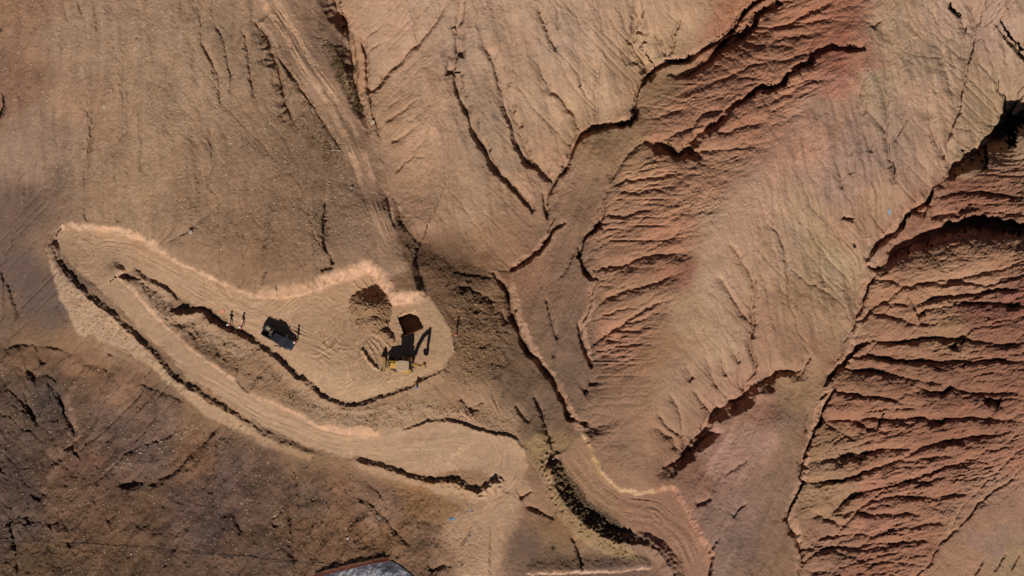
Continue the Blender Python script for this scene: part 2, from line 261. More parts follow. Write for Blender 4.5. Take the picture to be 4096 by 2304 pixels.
for a in [([(640,0),(645,230)],.3,.3),([(900,60),(885,240)],.25,.2),([(1130,0),(1120,150),(1100,200)],.2,.1),([(1250,380),(1400,300),(1560,180),(1700,40)],.3,.2),([(280,1150),(290,1230),(330,1310)],.8,.8),([(200,1330),(270,1400),(340,1370),(430,1430)],.9,.9),
  ([(0,1200),(100,1150),(250,1150),(400,1170),(600,1230)],.6,.4),([(620,1300),(720,1300),(800,1340),(880,1400)],.7,.5),([(780,1210),(900,1260),(1000,1300)],.5,.3),([(400,800),(450,900),(500,1000)],.4,.4),([(0,560),(60,700),(120,850),(150,960)],.6,.7),([(1620,190),(1600,260),(1560,420)],.15,.2)]:
    g('B0',a[0],a[1],a[2],14,10)
for a in [([(340,-30),(370,0),(430,50),(470,130),(490,240),(540,310),(560,380),(600,400)],1.0,.9),([(600,410),(560,450),(460,510),(430,600)],.5,.5),([(180,50),(190,130),(240,220),(290,330)],.8,.8),([(560,540),(590,510)],.6,.6),([(340,810),(270,880)],.6,.6),([(210,990),(215,1060)],.6,.6),
  ([(80,830),(90,1000),(80,1100),(120,1250),(140,1449)],.7,.9),([(1660,300),(1600,360),(1550,430),(1480,490),(1420,550),(1340,640),(1240,710),(1150,750),(1070,800)],.9,.6),([(900,770),(1000,740),(1100,760)],.9,.9),([(880,990),(810,1040)],.5,.5),
  ([(1030,0),(1150,40),(1300,90),(1400,130)],.7,.5),([(360,1080),(480,1000)],.5,.4),([(1750,520),(1850,600)],.3,.3),([(1760,900),(1800,1050),(1840,1140)],.6,.5),([(900,540),(1060,470),(1250,400),(1450,300)],.5,.4),([(350,500),(430,600)],.3,.3),([(500,1200),(580,1150)],.5,.4),([(1020,1080),(1150,950)],.3,.2)]:
    g('C0',a[0],a[1],a[2],16,12)
for a in [([(260,600),(310,700),(330,850),(330,950)],.7,.5,18),([(240,620),(260,900),(270,1100),(290,1449)],.5,.6,12),([(740,840),(850,880),(920,960),(1000,1050),(1080,1130),(1180,1220),(1220,1230)],.5,.7,11),([(1210,1060),(1270,1040),(1330,1050)],.4,.3,10),
  ([(130,1080),(200,1060)],.8,.6,10),([(400,750),(430,900)],.4,.3,12),([(1540,90),(1610,180),(1700,200)],1.1,.7,14),([(1610,180),(1730,130)],.6,.4,10),([(1330,250),(1200,330),(1100,360)],.4,.3,10),([(1480,290),(1700,350),(1932,405)],.3,.3,8),([(800,700),(960,850),(1000,960)],.3,.2,10),([(1300,1410),(1400,1370),(1480,1390)],.9,.6,14),([(500,950),(520,1200)],.4,.3,12)]:
    g('C1',a[0],a[1],a[2],16,a[3])
for a in [([(530,50),(520,200),(510,400),(540,470)],.8,.8,9),([(480,590),(570,570)],.7,.6,8),([(990,0),(1020,180),(1050,260)],.4,.4,10),([(1080,130),(1120,250),(1200,360),(1280,400)],.6,.6,20),([(1480,600),(1700,640),(1800,640)],.3,.3,10),([(1500,700),(1620,720),(1750,790),(1800,900)],.5,.4,14),([(1850,880),(1900,1000)],.4,.4,12),([(730,620),(820,740)],.15,.15,8),([(560,500),(570,560)],.8,.8,10),([(840,1060),(980,1040),(1030,1130)],.5,.5,9),([(820,1180),(870,1270),(920,1310)],.6,.4,10)]:
    g('B1',a[0],a[1],a[2],14,a[3])

# erodibility of the ground (how strongly rain has cut it)
KM = np.full(UU.shape, 0.34)
def zone(arr, pts, val, feather=60, warp=True):
    r = poly_sd(pts, feather + 10, warp)
    if r is None: return
    sl, d = r; m = 1 - sstep(-feather, feather, d); arr[sl] = arr[sl] * (1 - m) + val * m
RED1 = [(3100,-300),(3600,-300),(3480,120),(3230,450),(2960,700),(2800,950),(2700,1150),(2560,1450),(2400,1560),(2340,1560),(2380,1300),(2340,1000),(2420,820),(2560,450),(2800,250)]
RED2 = [(4500,480),(3900,640),(3760,800),(3480,1120),(3400,1330),(3280,1560),(3190,1900),(3200,2600),(3680,2600),(3750,2200),(3950,2020),(4500,1800)]
zone(KM, RED1, .8); zone(KM, RED2, .85)
zone(KM, [(3500,-300),(4500,-300),(4500,450),(3500,1000),(3380,1400),(3000,1500),(2900,1000),(3250,500)], .62)
zone(KM, [(2650,1400),(3000,1100),(3050,1500),(2700,1850),(2550,1800)], .6)
zone(KM, [(1500,-300),(2900,-300),(2500,450),(2180,730),(1900,1000),(1700,900)], .5)
zone(KM, [(-400,1400),(400,1400),(900,1700),(2000,2000),(2000,2600),(-400,2600)], .4)
zone(KM, [(1900,1150),(2060,1150),(2300,1700),(2150,1850),(1950,1500)], .4)

def carve(Z, scale=1.0, slotk=0.0):
    for pts, d0, d1, wn_, ws_ in G:
        m = max(wn_, ws_) * 2.6 + 30
        r = line_dist(pts, m)
        if r is None: continue
        sl, d, sd_, t, arc = r
        dep = (d0 + (d1 - d0) * t) * scale
        tap = sstep(-0.02, 0.06, t) * sstep(1.02, 0.90, t) if True else 1
        keep_ = 0.5 if max(d0, d1) > .85 else 0.0
        tap = keep_ + (1 - keep_) * sstep(-0.02, .14, t) * sstep(1.02, .84, t)
        var = 0.8 + 0.35 * vnoise(arc / 45, arc * 0 + d0 * 31, 3)
        wn2 = wn_ * 1.25; ws2 = ws_ * (0.7 + 0.45 * vnoise(arc / 50 + 9, arc * 0 + d1 * 17, 5))
        if max(d0, d1) >= 1.25 and wn_ <= 36:       # real channel: flat bed under a steep wall
            lit = np.clip((wn2 * (1 + .3 * vnoise(arc / 30 + 5, arc * 0, 7)) - d) / (.42 * wn2), 0, 1); shd = np.clip(1 - d / ws2, 0, 1) ** 0.9
        else:
            lit = np.clip(1 - d / wn2, 0, 1) ** 2.0; ws2 = ws2 * 1.9; shd = np.clip(1 - d / ws2, 0, 1) ** 1.6
        shd = shd * (1 + .42 * vnoise(arc / 13 + d1, d / 50, 9) * np.clip(d / 10, 0, 1))
        f = np.where(sd_ > 0, shd, lit)
        slot = slotk * np.clip(1 - d / 6.5, 0, 1) * np.minimum(dep, .8) ** 1.5 * tap
        wide = 0.30 * dep * np.exp(-(d / (2.2 * max(wn_, 20))) ** 2) * tap if wn_ >= 18 else 0
        Z[sl] = Z[sl] - dep * tap * var * f - slot - wide
    return Z

# ------------------------------------------------------------------ rain: stream power erosion
def erode(Z, K, cell, n_it, dt=1.0, m=0.45, diff=0.0):
    h, w = Z.shape; N = h * w
    idx = np.arange(N).reshape(h, w)
    offs = [(-1,-1),(-1,0),(-1,1),(0,-1),(0,1),(1,-1),(1,0),(1,1)]
    for it in range(n_it):
        best = np.zeros((h, w)); rc = idx.copy(); dist = np.ones((h, w))
        for dj, di in offs:
            L = cell * math.hypot(dj, di)
            a = slice(max(0, -dj), h - max(0, dj)); b = slice(max(0, -di), w - max(0, di))
            a2 = slice(max(0, dj), h - max(0, -dj)); b2 = slice(max(0, di), w - max(0, -di))
            s = (Z[a, b] - Z[a2, b2]) / L
            k = s > best[a, b]
            best[a, b] = np.where(k, s, best[a, b]); rc[a, b] = np.where(k, idx[a2, b2], rc[a, b]); dist[a, b] = np.where(k, L, dist[a, b])
        order = np.argsort(Z, axis=None, kind='stable')
        ol = order.tolist(); rl = rc.ravel().tolist(); acc = [cell * cell] * N
        for i in reversed(ol):
            r_ = rl[i]
            if r_ != i: acc[r_] += acc[i]
        A = np.minimum(np.array(acc), 400.0)
        F = (K.ravel() * dt * A ** m / dist.ravel()).tolist(); zl = Z.ravel().tolist()
        for i in ol:
            r_ = rl[i]
            if r_ != i:
                zr = zl[r_]
                if zr < zl[i]:
                    f = F[i]; zl[i] = (zl[i] + f * zr) / (1 + f)
        Z = np.array(zl).reshape(h, w)
        if diff: Z = Z * (1 - diff) + blur(Z) * diff
    return Z
Zb = Z.copy()
Z = Z + 0.35 * fbm(UU / 160, VV / 160, 4, 31) * (0.4 + KM) + 0.10 * fbm(UU / 30, VV / 30, 3, 36) * (0.4 + KM)
Z = carve(Z, 0.4)
h2, w2 = Z[::2, ::2].shape
Zh = Z[::2, ::2].copy(); Z0h = Zh.copy()
Zh = erode(Zh, KM[::2, ::2] * 0.022, STEP * S * 2, 10, diff=0.12)
dZ = Zh - Z0h
dZ = upsample(dZ, np.arange(NV) / 2.0, np.arange(NU) / 2.0)
Z = Z + dZ
Z = erode(Z, KM * 0.007, STEP * S, 4, diff=0.06)
Z = carve(Z, 0.85, 0.35)
print('eroded', time.time() - T0)

# ------------------------------------------------------------------ earthworks
def relax(pts, warp=True): return pts
ROAD_UP = tile('B0',[(450,310),(600,285),(800,300),(1000,345),(1150,400),(1290,500),(1400,565),(1600,650),(1750,730),(1932,800)]) + tile('B1',[(150,805),(280,790),(450,740),(620,680),(760,640),(860,600),(910,625),(960,740),(1010,850),(1150,840),(1300,800),(1400,920),(1480,1050),(1500,1200),(1430,1320),(1250,1400),(1150,1449)]) + \
  tile('C1',[(1050,40),(880,90),(740,120),(600,110),(500,60),(420,0)]) + tile('B1',[(350,1370),(200,1240),(100,1170),(0,1100)]) + tile('B0',[(1800,1020),(1650,920),(1600,870),(1500,860),(1400,800),(1250,720),(1100,650),(1010,570),(960,590),(900,640)])
ROAD_LOW = tile('B0',[(400,380),(460,290),(700,290),(960,500),(960,590),(880,640),(1000,760),(1100,870),(1220,1000),(1340,1100),(1480,1230),(1650,1340),(1800,1449)]) + tile('C1',[(-80,60),(0,105),(200,190),(350,255),(500,335),(650,375),(800,390),(930,385),(1100,360),(1300,290),(1450,280),(1700,350),(1932,400)]) + \
  tile('C2',[(100,480),(120,620),(60,760),(0,830)]) + tile('C1',[(1860,800),(1830,900),(1760,1000),(1760,1100),(1750,1449),(1560,1449),(1560,1250),(1640,1080),(1800,850),(1840,740),(1780,700),(1700,640),(1500,640),(1350,690),(1200,670),(1000,620),(850,580),(700,550),(530,510),(350,450),(200,380),(0,290)]) + \
  tile('C0',[(1800,200),(1600,60),(1500,0)]) + tile('B0',[(1400,1380),(1250,1200),(1100,1060),(950,920),(800,780),(650,640),(530,520),(450,430)])
ROAD_SE = tile('C2',[(300,560),(420,500),(540,420),(600,560),(700,710),(800,795),(950,835),(1100,805),(1220,805),(1300,940),(1370,1090),(1430,1190),(1490,1300),(1480,1600),(1290,1600),(1240,1400),(1180,1290),(1080,1210),(950,1130),(830,1080),(700,980),(600,880),(500,760),(400,620)])
TRACK = tile('A1',[(-60,-100),(150,-100),(330,160),(430,330),(540,470),(640,650),(720,830),(820,1000),(880,1200),(930,1449)]) + tile('B1',[(960,120),(1010,300),(1100,450),(1150,600),(1000,640),(920,500),(900,300),(860,100),(770,-40)]) + tile('A1',[(720,1250),(640,1080),(560,960),(430,770),(310,580),(200,410),(100,250),(0,90)])
DARKTRK = tile('B2',[(400,250),(480,420),(500,560),(520,800),(480,1000),(400,1200),(480,1449),(400,1449),(200,1220),(60,1000),(20,620),(220,480)])
rz = np.array([(250,950,1.7),(300,1050,1.5),(330,1150,1),(500,1300,-.3),(800,1550,-2.6),(1100,1720,-4.4),(1500,1830,-5.6),(1900,1850,-6.3),(2080,1850,-6.6),(2000,2050,-7.9),(1900,2300,-9.4),(500,1000,1.6),(700,1100,1.1),(850,1180,.6),(1000,1230,.25),(1200,1300,.05),(1400,1250,0),(1500,1400,0),(1700,1350,.05),(1800,1450,-.1),(1500,1550,0),(1250,1450,0),(1450,1120,.15),(1600,1220,.1),(400,1130,1.1)], float)
sd_up = rbf(rz, CUU, CVV, 60); ZR = upsample(sd_up, (vsr - cv[0]) / 14.4, (us - cu[0]) / 14.4)
rz2 = np.array([(2230,1820,-6.6),(2300,1850,-6.8),(2400,1950,-7.2),(2600,2080,-7.8),(2700,2200,-8.4),(2760,2304,-9),(2780,2500,-10),(2650,2000,-7.4)], float)
ZR2 = upsample(rbf(rz2, CUU, CVV, 60), (vsr - cv[0]) / 14.4, (us - cu[0]) / 14.4)
def grade(Z, poly, ZT, w_in=4, w_out=10, amt=1.0):
    sl, d = poly_sd(poly, 40)
    m = (1 - sstep(-w_in, w_out, d)) * amt
    Z[sl] = Z[sl] * (1 - m) + ZT[sl] * m
    return sl, d
Zn = blur(Z, 1)
def scarp(pts, h, w, L, warp=True):     # ground stands higher on the far side of a cut line
    sl, d, s, t, arc = line_dist(pts, L * 2.2, warp)
    e = sstep(0.0, 0.05, t) * sstep(1.0, 0.95, t)
    f = np.where(s < 0, np.clip(d / (w * (1 + .35 * vnoise(arc / 30, arc * 0, 8))), 0, 1) * np.exp(-(np.maximum(d - w, 0) / L) ** 2), 0)
    Z[sl] += h * f * e
def berm(pts, h, wn_, ws_, rough=0.12, warp=True, h1=None):
    sl, d, s, t, arc = line_dist(pts, max(wn_, ws_) * 1.8, warp)
    e = sstep(-0.01, 0.05, t) * sstep(1.01, 0.95, t)
    hh = (h + ((h if h1 is None else h1) - h) * t) * (0.92 + 0.2 * vnoise(arc / 40, arc * 0, 12) + .14 * vnoise(arc / 12, arc * 0, 13)) * (0.15 + .85 * e)
    f = np.where(s < 0, np.clip(1 - d / wn_, 0, 1), np.clip(1 - d / ws_, 0, 1) ** 1.4)
    lump = vnoise(UU[sl] / 9, VV[sl] / 9, 41) * rough * (f > 0) * np.minimum(f * 3, 1)
    Z[sl] += hh * f + lump
grade(Z, ROAD_UP, ZR, 3, 12); grade(Z, ROAD_LOW, ZR, 3, 9); grade(Z, ROAD_SE, ZR2, 3, 12)
grade(Z, TRACK, blur(Zb, 12), 6, 20, .8)
CUT1 = tile('B0',[(440,300),(520,270),(700,275),(900,300),(1050,360),(1180,415),(1290,500),(1400,570),(1550,640),(1700,710),(1932,800)])
CUT2 = tile('B1',[(0,790),(150,805),(280,790),(450,740),(600,680),(700,655),(850,605),(905,625),(955,740),(1005,835),(1150,835),(1300,795)])
CUT3 = tile('B0',[(960,590),(880,640),(1000,760),(1100,870),(1220,1000),(1340,1100),(1480,1230),(1650,1340),(1800,1449)])
CUT3b = tile('C1',[(-80,60),(0,105),(200,190),(350,255),(500,335),(650,375),(800,390),(930,380)])
CUT4 = tile('C2',[(530,370),(600,540),(700,705),(800,793),(950,832),(1100,802),(1220,802),(1300,935),(1370,1085),(1440,1185),(1500,1300),(1490,1440),(1480,1560)])
scarp(CUT1, .9, 18, 260); scarp(CUT2, 1.7, 46, 300); scarp(CUT3, .7, 12, 40); scarp(CUT3b, .8, 16, 70); scarp(CUT4, 1.0, 16, 120)
scarp(tile('C2',[(100,1445),(400,1435),(600,1425),(1070,1400)]), .7, 12, 40)
scarp(tile('A1',[(0,170),(100,300),(150,480),(200,640),(230,780)]), .4, 20, 40)
berm(tile('B0',[(380,370),(420,520),(510,640),(640,780),(840,955),(990,1075),(1140,1225),(1270,1375),(1380,1460),(1385,1449+10)]), .95, 24, 46)
berm(tile('C0',[(1380,10),(1580,140),(1790,262),(1932,330)]) + tile('C1',[(0,350),(150,440),(300,492),(430,530),(540,552)]), 1.1, 26, 50, h1=.4)
berm(tile('C1',[(740,575),(900,620),(1050,672),(1200,722),(1330,745),(1500,750)]), .9, 20, 44)
berm(tile('C1',[(1480,740),(1560,790),(1660,830),(1740,800),(1830,735)]), .9, 26, 34, .25)
berm(tile('B0',[(1300,935),(1400,925),(1520,915),(1580,985),(1690,1045),(1800,1090),(1932,1160)]), 1.4, 24, 34, h1=.9)
berm(tile('B1',[(0,1150),(100,1230),(240,1350),(340,1420),(400,1470)]) + tile('C1',[(400,20),(490,110),(620,160),(750,175),(890,135),(1050,80),(1150,45)]) + tile('B1',[(1260,1430),(1390,1370),(1450,1320)]), .85, 17, 34)
berm(tile('B0',[(1010,590),(1080,660),(1160,700),(1260,760),(1350,830)]), .6, 14, 20)
berm(tile('C2',[(280,600),(320,700),(350,820),(440,960),(560,1070),(700,1165),(830,1215)]), 1.5, 56, 60, .3, h1=2.2)
berm(tile('C2',[(800,1205),(1000,1225),(1100,1270),(1180,1360),(1225,1460),(1240,1600)]), 1.9, 50, 40, .12, h1=1.4)
berm(tile('C1',[(620,190),(760,205),(880,190),(1000,150)]), .35, 10, 12)
print('earthworks', time.time() - T0)

sl, d, s_, t, arc = line_dist(CUT2[3:], 70)
Z[sl] += .10 * np.clip(vnoise(arc / 5.5, d / 60, 191), -1, 1) * (s_ < 0) * sstep(60, 30, d)
sl, d, s_, t, arc = line_dist(CUT1, 40)
Z[sl] += .07 * vnoise(arc / 5.5, d / 40, 192) * (s_ < 0) * sstep(34, 14, d)
# pit dug by the backhoe
PIT = [(1590.5,1271),(1664,1240),(1694,1310),(1621,1343)]
sl, d = poly_sd(PIT, 10)
sl, d = poly_sd(PIT, 10, warp=False)
d = d + 1.2 * vnoise(UU[sl] / 7, VV[sl] / 7, 55)
dd = 1 - sstep(-5.0, 0.5, d)
ledge = ((UU[sl] - 1640) * .35 - (VV[sl] - 1258) > 5.0) & (UU[sl] > 1632)
deep = np.where(ledge, 0.55, 3.2)
Z[sl] -= dd * deep

# ------------------------------------------------------------------ surface relief by ground type
RUB = np.full(UU.shape, 0.42)           # rubble / clod strength
for zp, val in [(ROAD_UP, .16), (ROAD_LOW, .16), (ROAD_SE, .25), (TRACK, .3)]: zone(RUB, zp, val, 8)
zone(RUB, tile('B1',[(1480,700),(1650,680),(1850,900),(1900,1150),(1800,1449),(1500,1449),(1480,1200),(1600,1000)]), 1.2, 30)
zone(RUB, tile('C2',[(280,560),(400,640),(600,900),(850,1080),(860,1330),(700,1260),(400,1050),(320,850)]), 1.6, 12)
zone(RUB, tile('C1',[(250,0),(700,180),(1200,100),(1932,250),(1900,370),(1400,260),(900,380),(500,320),(200,170)]), .9, 20)
zone(RUB, tile('B0',[(360,460),(520,700),(900,1000),(1300,1440),(1050,1300),(650,1150),(480,850)]), .8, 15)
zone(RUB, tile('B0',[(960,600),(1250,740),(1300,900),(1600,950),(1932,1200),(1932,1449),(1650,1330),(1250,1000)]), .7, 15)
zone(RUB, tile('C0',[(0,0),(1400,0),(1932,400),(1932,1449),(0,1449)]), .7, 40)
zone(RUB, tile('C1',[(0,450),(600,600),(1500,800),(1750,1100),(1700,1449),(0,1449)]), .75, 40)
zone(RUB, tile('B1',[(1050,150),(1300,400),(1500,560),(1900,640),(1700,680),(1300,640),(1100,400)]), .8, 15)
zone(RUB, RED1, .6, 40); zone(RUB, RED2, .7, 40)
lump = vnoise(UU / 8.5, VV / 8.5, 61) * .5 + vnoise(UU / 5.0, VV / 5.0, 62) * .6
Z += (.35 + RUB) * .06 * (1 - 2 * np.abs(fbm(UW / 13, VW / 9, 3, 64)))
Z += RUB * (0.125 * lump + 0.11 * fbm(UU / 38, VV / 38, 3, 63)) * (0.7 + 0.5 * fbm(UU / 120, VV / 120, 2, 66))
# vertical rain streaks on the long left-hand slope and the top slopes
stk = fbm(UW / 26, VW / 190, 3, 71)
llm = np.zeros(UU.shape); zone(llm, [(-400,1380),(430,1430),(880,1740),(1300,1900),(1750,2000),(1750,2600),(-400,2600)], 1, 50)
sl_ = fbm((UW + VW * .55) / 85, (VW - UW * .55) / 190, 4, 68); Z += llm * (.48 * (1 - np.abs(sl_) * 2) + .10 * fbm(UU / 16, VV / 16, 3, 69))
mk = np.zeros(UU.shape); zone(mk, [(-400,-300),(1280,-300),(1500,700),(1300,1100),(900,1080),(300,850),(-400,800)], 1.0, 60)
_tr = poly_sd(TRACK, 40); _m = sstep(-6, 30, _tr[1]); mk[_tr[0]] *= _m
UX = UW + 34 * fbm(UU / 260, VV / 260, 2, 172); stk = fbm(UX / 26, VW / 190, 3, 71)
Z += mk * (0.12 * stk + .38 * fbm(UX / 62, VW / 420, 2, 73) + .06 * fbm(UX / 11, VW / 50, 2, 75)) * np.clip(.7 + fbm(UU / 150, VV / 200, 2, 173), .2, 1.3)
mv = np.zeros(UU.shape)
for zp in ([(2590,320),(2530,480),(2430,830),(2330,1000),(2350,1500),(2310,1650),(2200,1450),(2060,1150),(2200,820),(2280,620)], [(3250,1500),(3200,1900),(3150,2300),(2850,2300),(2700,1950),(2850,1720)], [(1900,1200),(2050,1250),(2280,1700),(2180,1850),(2000,1600)]): zone(mv, zp, 1, 25)
fl = fbm((UW + VW * .42) / 20, VW / 170, 3, 174)
Z += mv * (.13 * fl + .25 * fbm((UW + VW * .42) / 70, VW / 260, 2, 175))
sh = (UW * .9 + VW * .0)
mk2 = np.zeros(UU.shape); zone(mk2, [(1500,-300),(2950,-300),(2500,450),(2180,730),(1900,1000),(1650,700)], 1.0, 60)
dz_ = np.zeros(UU.shape); zone(dz_, tile('B1',[(1080,120),(1300,380),(1500,560),(1800,640),(1900,900),(1932,1449),(1550,1449),(1500,1050),(1450,760),(1250,640),(1120,420)]), 1, 25); zone(dz_, tile('B0',[(1010,640),(1260,770),(1310,950),(1520,960),(1700,1080),(1932,1220),(2100,1330),(2250,1449),(1932,1440),(1650,1320),(1350,1090),(1100,840)]), .8, 14); zone(dz_, tile('C1',[(430,170),(620,220),(900,220),(1200,120),(1500,220),(1400,260),(1000,360),(650,340),(350,220)]), .7, 14)
Z += dz_ * .30 * (1 - 2 * np.abs(fbm((UW + VW * .3) / 40, (VW - UW * .3) / 60, 4, 176)))
Z += mk2 * 0.45 * fbm((UW - VW * .25) / 95, VW / 420, 2, 72)
Z += mk2 * 0.18 * fbm((UW - VW * .28) / 34, VW / 260, 3, 74)
mk3 = np.zeros(UU.shape); zone(mk3, [(3350,300),(3700,-300),(4500,-300),(4000,560),(3450,1000),(3400,1300),(3100,1480),(2980,1100),(3000,800)], 1.0, 60)
Z += mk3 * 0.4 * fbm((UW - VW * .15) / 80, VW / 330, 2, 79)
Z += mk3 * 0.27 * fbm((UW - VW * .18) / 24, VW / 150, 4, 77)
for pts in ([(880,1060),(950,1100),(1020,1190)],[(870,1085),(930,1140),(990,1230)],[(860,1110),(920,1190),(960,1270)],[(845,1140),(890,1220),(930,1300)],[(1070,960),(1130,900)],[(740,680),(810,760)],[(790,660),(850,740)],[(850,640),(900,730)]):
    berm(tile('B1', pts), .14, 5, 8, .03)
berm(tile('B1',[(800,1190),(840,1260),(890,1320),(925,1340)]), .45, 10, 12, .08)
lsl, ld = poly_sd([(1240,2330),(1290,2296),(1400,2268),(1520,2238),(1570,2236),(1645,2286),(1680,2330),(1710,2440),(1300,2500),(1200,2420)], 30, False)
lm = 1 - sstep(-6, 8, ld); Zs = blur(Z[lsl], 30); Z[lsl] = Z[lsl] * (1 - lm) + (Zs - .25) * lm
# fine sharp rills on the red slopes
def ridged(x, y, seed): return 1 - np.abs(fbm(x, y, 3, seed))
mr = np.zeros(UU.shape); zone(mr, RED1, 1, 40); zone(mr, RED2, 1, 40)
tilt = np.where(VW > 1400, -0.18, 0.0) * 1.0
q = VW + UW * 0.34 + 0.0
q2 = VW + UW * 0.10
q2b = VW + UW * 0.22
mA = np.zeros(UU.shape); zone(mA, RED1, 1, 40)
mB = np.zeros(UU.shape); zone(mB, [p for p in RED2 if p[1] < 1700] + [(3300,1500)], 1, 60)
def rillfield(qq, seed, s1=36, s2=330):
    vary = np.clip(.55 + 1.3 * fbm(UU / 170, VV / 120, 3, seed + 20), 0, 1.3)
    n = fbm(UW / s2, qq / s1, 3, seed); r_ = np.clip(1 - np.abs(n) * 10, 0, 1)
    n2 = fbm(UW / (s2 * .45), qq / (s1 * .42), 3, seed + 7); r2 = np.clip(1 - np.abs(n2) * 6, 0, 1)
    n3 = fbm(UW / (s2 * .25), qq / (s1 * .22), 2, seed + 13); r3 = np.clip(1 - np.abs(n3) * 4, 0, 1)
    return vary * (0.22 * r_ + 0.11 * r2 + .06 * r3) + 0.10 * n + 0.07 * fbm(UW / 46, qq / 9, 2, seed + 9)
Z -= mA * .7 * rillfield(q, 81); Z -= np.clip(mr - mA, 0, 1) * (rillfield(q2b, 91, 40, 330)) * 1.1

# wheel and track marks
def ruts(line, half, amp, wl=6.0, seed=0):
    sl, d, s, t, arc = line_dist(line, half + 6, False)
    m = (1 - sstep(half * .5, half, d)) * sstep(0, .12, t) * sstep(1, .88, t) * np.clip(.6 + 1.2 * fbm(UU[sl] / 60, VV[sl] / 60, 2, seed + 8), 0, 1.4)
    off = s * d + 8 * vnoise(arc / 160, arc * 0, seed + 4)
    n = vnoise(arc / 120, off / wl, seed) + .6 * vnoise(arc / 60, off / (wl * .6), seed + 1)
    Z[sl] += m * amp * n
# ruts
ruts(tile('B0',[(500,560),(700,780),(900,960),(1100,1150),(1300,1330)]) + tile('C0',[(1600,20),(1932,220)]) + tile('C1',[(150,300),(400,400),(700,470),(1000,500),(1300,480),(1500,460),(1700,500),(1850,560)]), 64, .06, 5, 100)
ruts(tile('B0',[(600,450),(800,400),(1000,430),(1200,530),(1500,720),(1800,880),(1932,960)]) + tile('B1',[(200,1050),(500,1200),(700,1330)]), 60, .06, 5, 110)
ruts(tile('A1',[(40,-60),(250,270),(430,560),(600,800),(700,1000),(780,1200),(850,1400)]) + tile('B1',[(930,200),(1060,500)]), 52, .08, 8, 120)
ruts(tile('C2',[(400,480),(520,640),(650,800),(850,920),(1080,960),(1280,1150),(1390,1400)]), 60, .12, 6, 130)
ruts(tile('C1',[(1700,1449),(1720,1100),(1850,850),(1900,650),(1860,500)]), 50, .05, 6, 140)
ruts(tile('C1',[(1932,500),(1850,250),(1730,0)]) , 22, .08, 6, 150)
ruts(tile('B1',[(1330,900),(1400,700),(1340,600)]) , 40, .07, 6, 160)
for off0, sd0 in ((-30, 1), (6, 2), (34, 3)):        # grouser prints of a crawler
    for ln_ in (tile('C2',[(420,520),(540,680),(680,830),(870,950),(1090,990),(1290,1170),(1400,1420)]), tile('B1',[(1400,640),(1440,860),(1500,960)])):
        sl, d, s_, t, arc = line_dist(ln_, 50, False); m = np.exp(-((s_ * d - off0) / 9) ** 2) * sstep(0, .1, t) * sstep(1, .9, t)
        Z[sl] += m * (.035 * np.sin(arc / 1.9) - .07)
# arcs left on the pad by the slewing machine
ARCC = np.zeros(UU.shape)
for (cx_, cy_, r0, r1, sd0) in [(1250,1300,60,170,174),(1560,1400,70,150,175),(1350,1480,20,120,176),(1000,1100,80,210,177),(1900,1830,60,230,178),(1400,1330,40,150,170),(1480,1480,20,110,171),(330,1020,20,110,172),(2600,2060,10,80,173)]:
    dd = np.hypot(UU - cx_, (VV - cy_) * 1.1); m = sstep(r0 - 10, r0 + 10, dd) * sstep(r1, r1 - 20, dd)
    nn_ = vnoise(np.arctan2(VV - cy_, UU - cx_) * 2.2 + sd0, dd / 6.5, sd0 + 30) * np.clip(fbm(UU / 40, VV / 40, 2, sd0 + 60) * 2.5 + .5, 0, 1.3); ARCC += m * .13 * nn_ * (RUB < .3); Z += m * .035 * nn_ * (RUB < .3)
    Z += m * .022 * vnoise(np.arctan2(VV - cy_, UU - cx_) * 2.2 + sd0, dd / 5.0, sd0)
Z += 0.02 * vnoise(UU / 3.9, VV / 3.9, 180) * (.4 + RUB)
print('relief', time.time() - T0)

def ground_z(u, v):
    i = min(max((u - U0) / STEP, 0), NU - 1.001); j = min(max((v - V0) / STEP, 0), NV - 1.001)
    a, b = int(i), int(j); fa, fb = i - a, j - b
    return float((Z[b, a] * (1 - fa) + Z[b, a + 1] * fa) * (1 - fb) + (Z[b + 1, a] * (1 - fa) + Z[b + 1, a + 1] * fa) * fb)
def at(u, v, z=None, dz=0.0):           # a spot of the survey at its own height, in metres
    if z is None: z = ground_z(u, v)
    z += dz; k = S * (H - z) / H
    return Vector(((u - CX) * k, (CY - v) * k, z))
def ground_xy(x, y):                    # ground height under a world point
    z = 0.0
    for _ in range(4):
        k = S * (H - z) / H; z = ground_z(CX + x / k, CY - y / k)
    return z

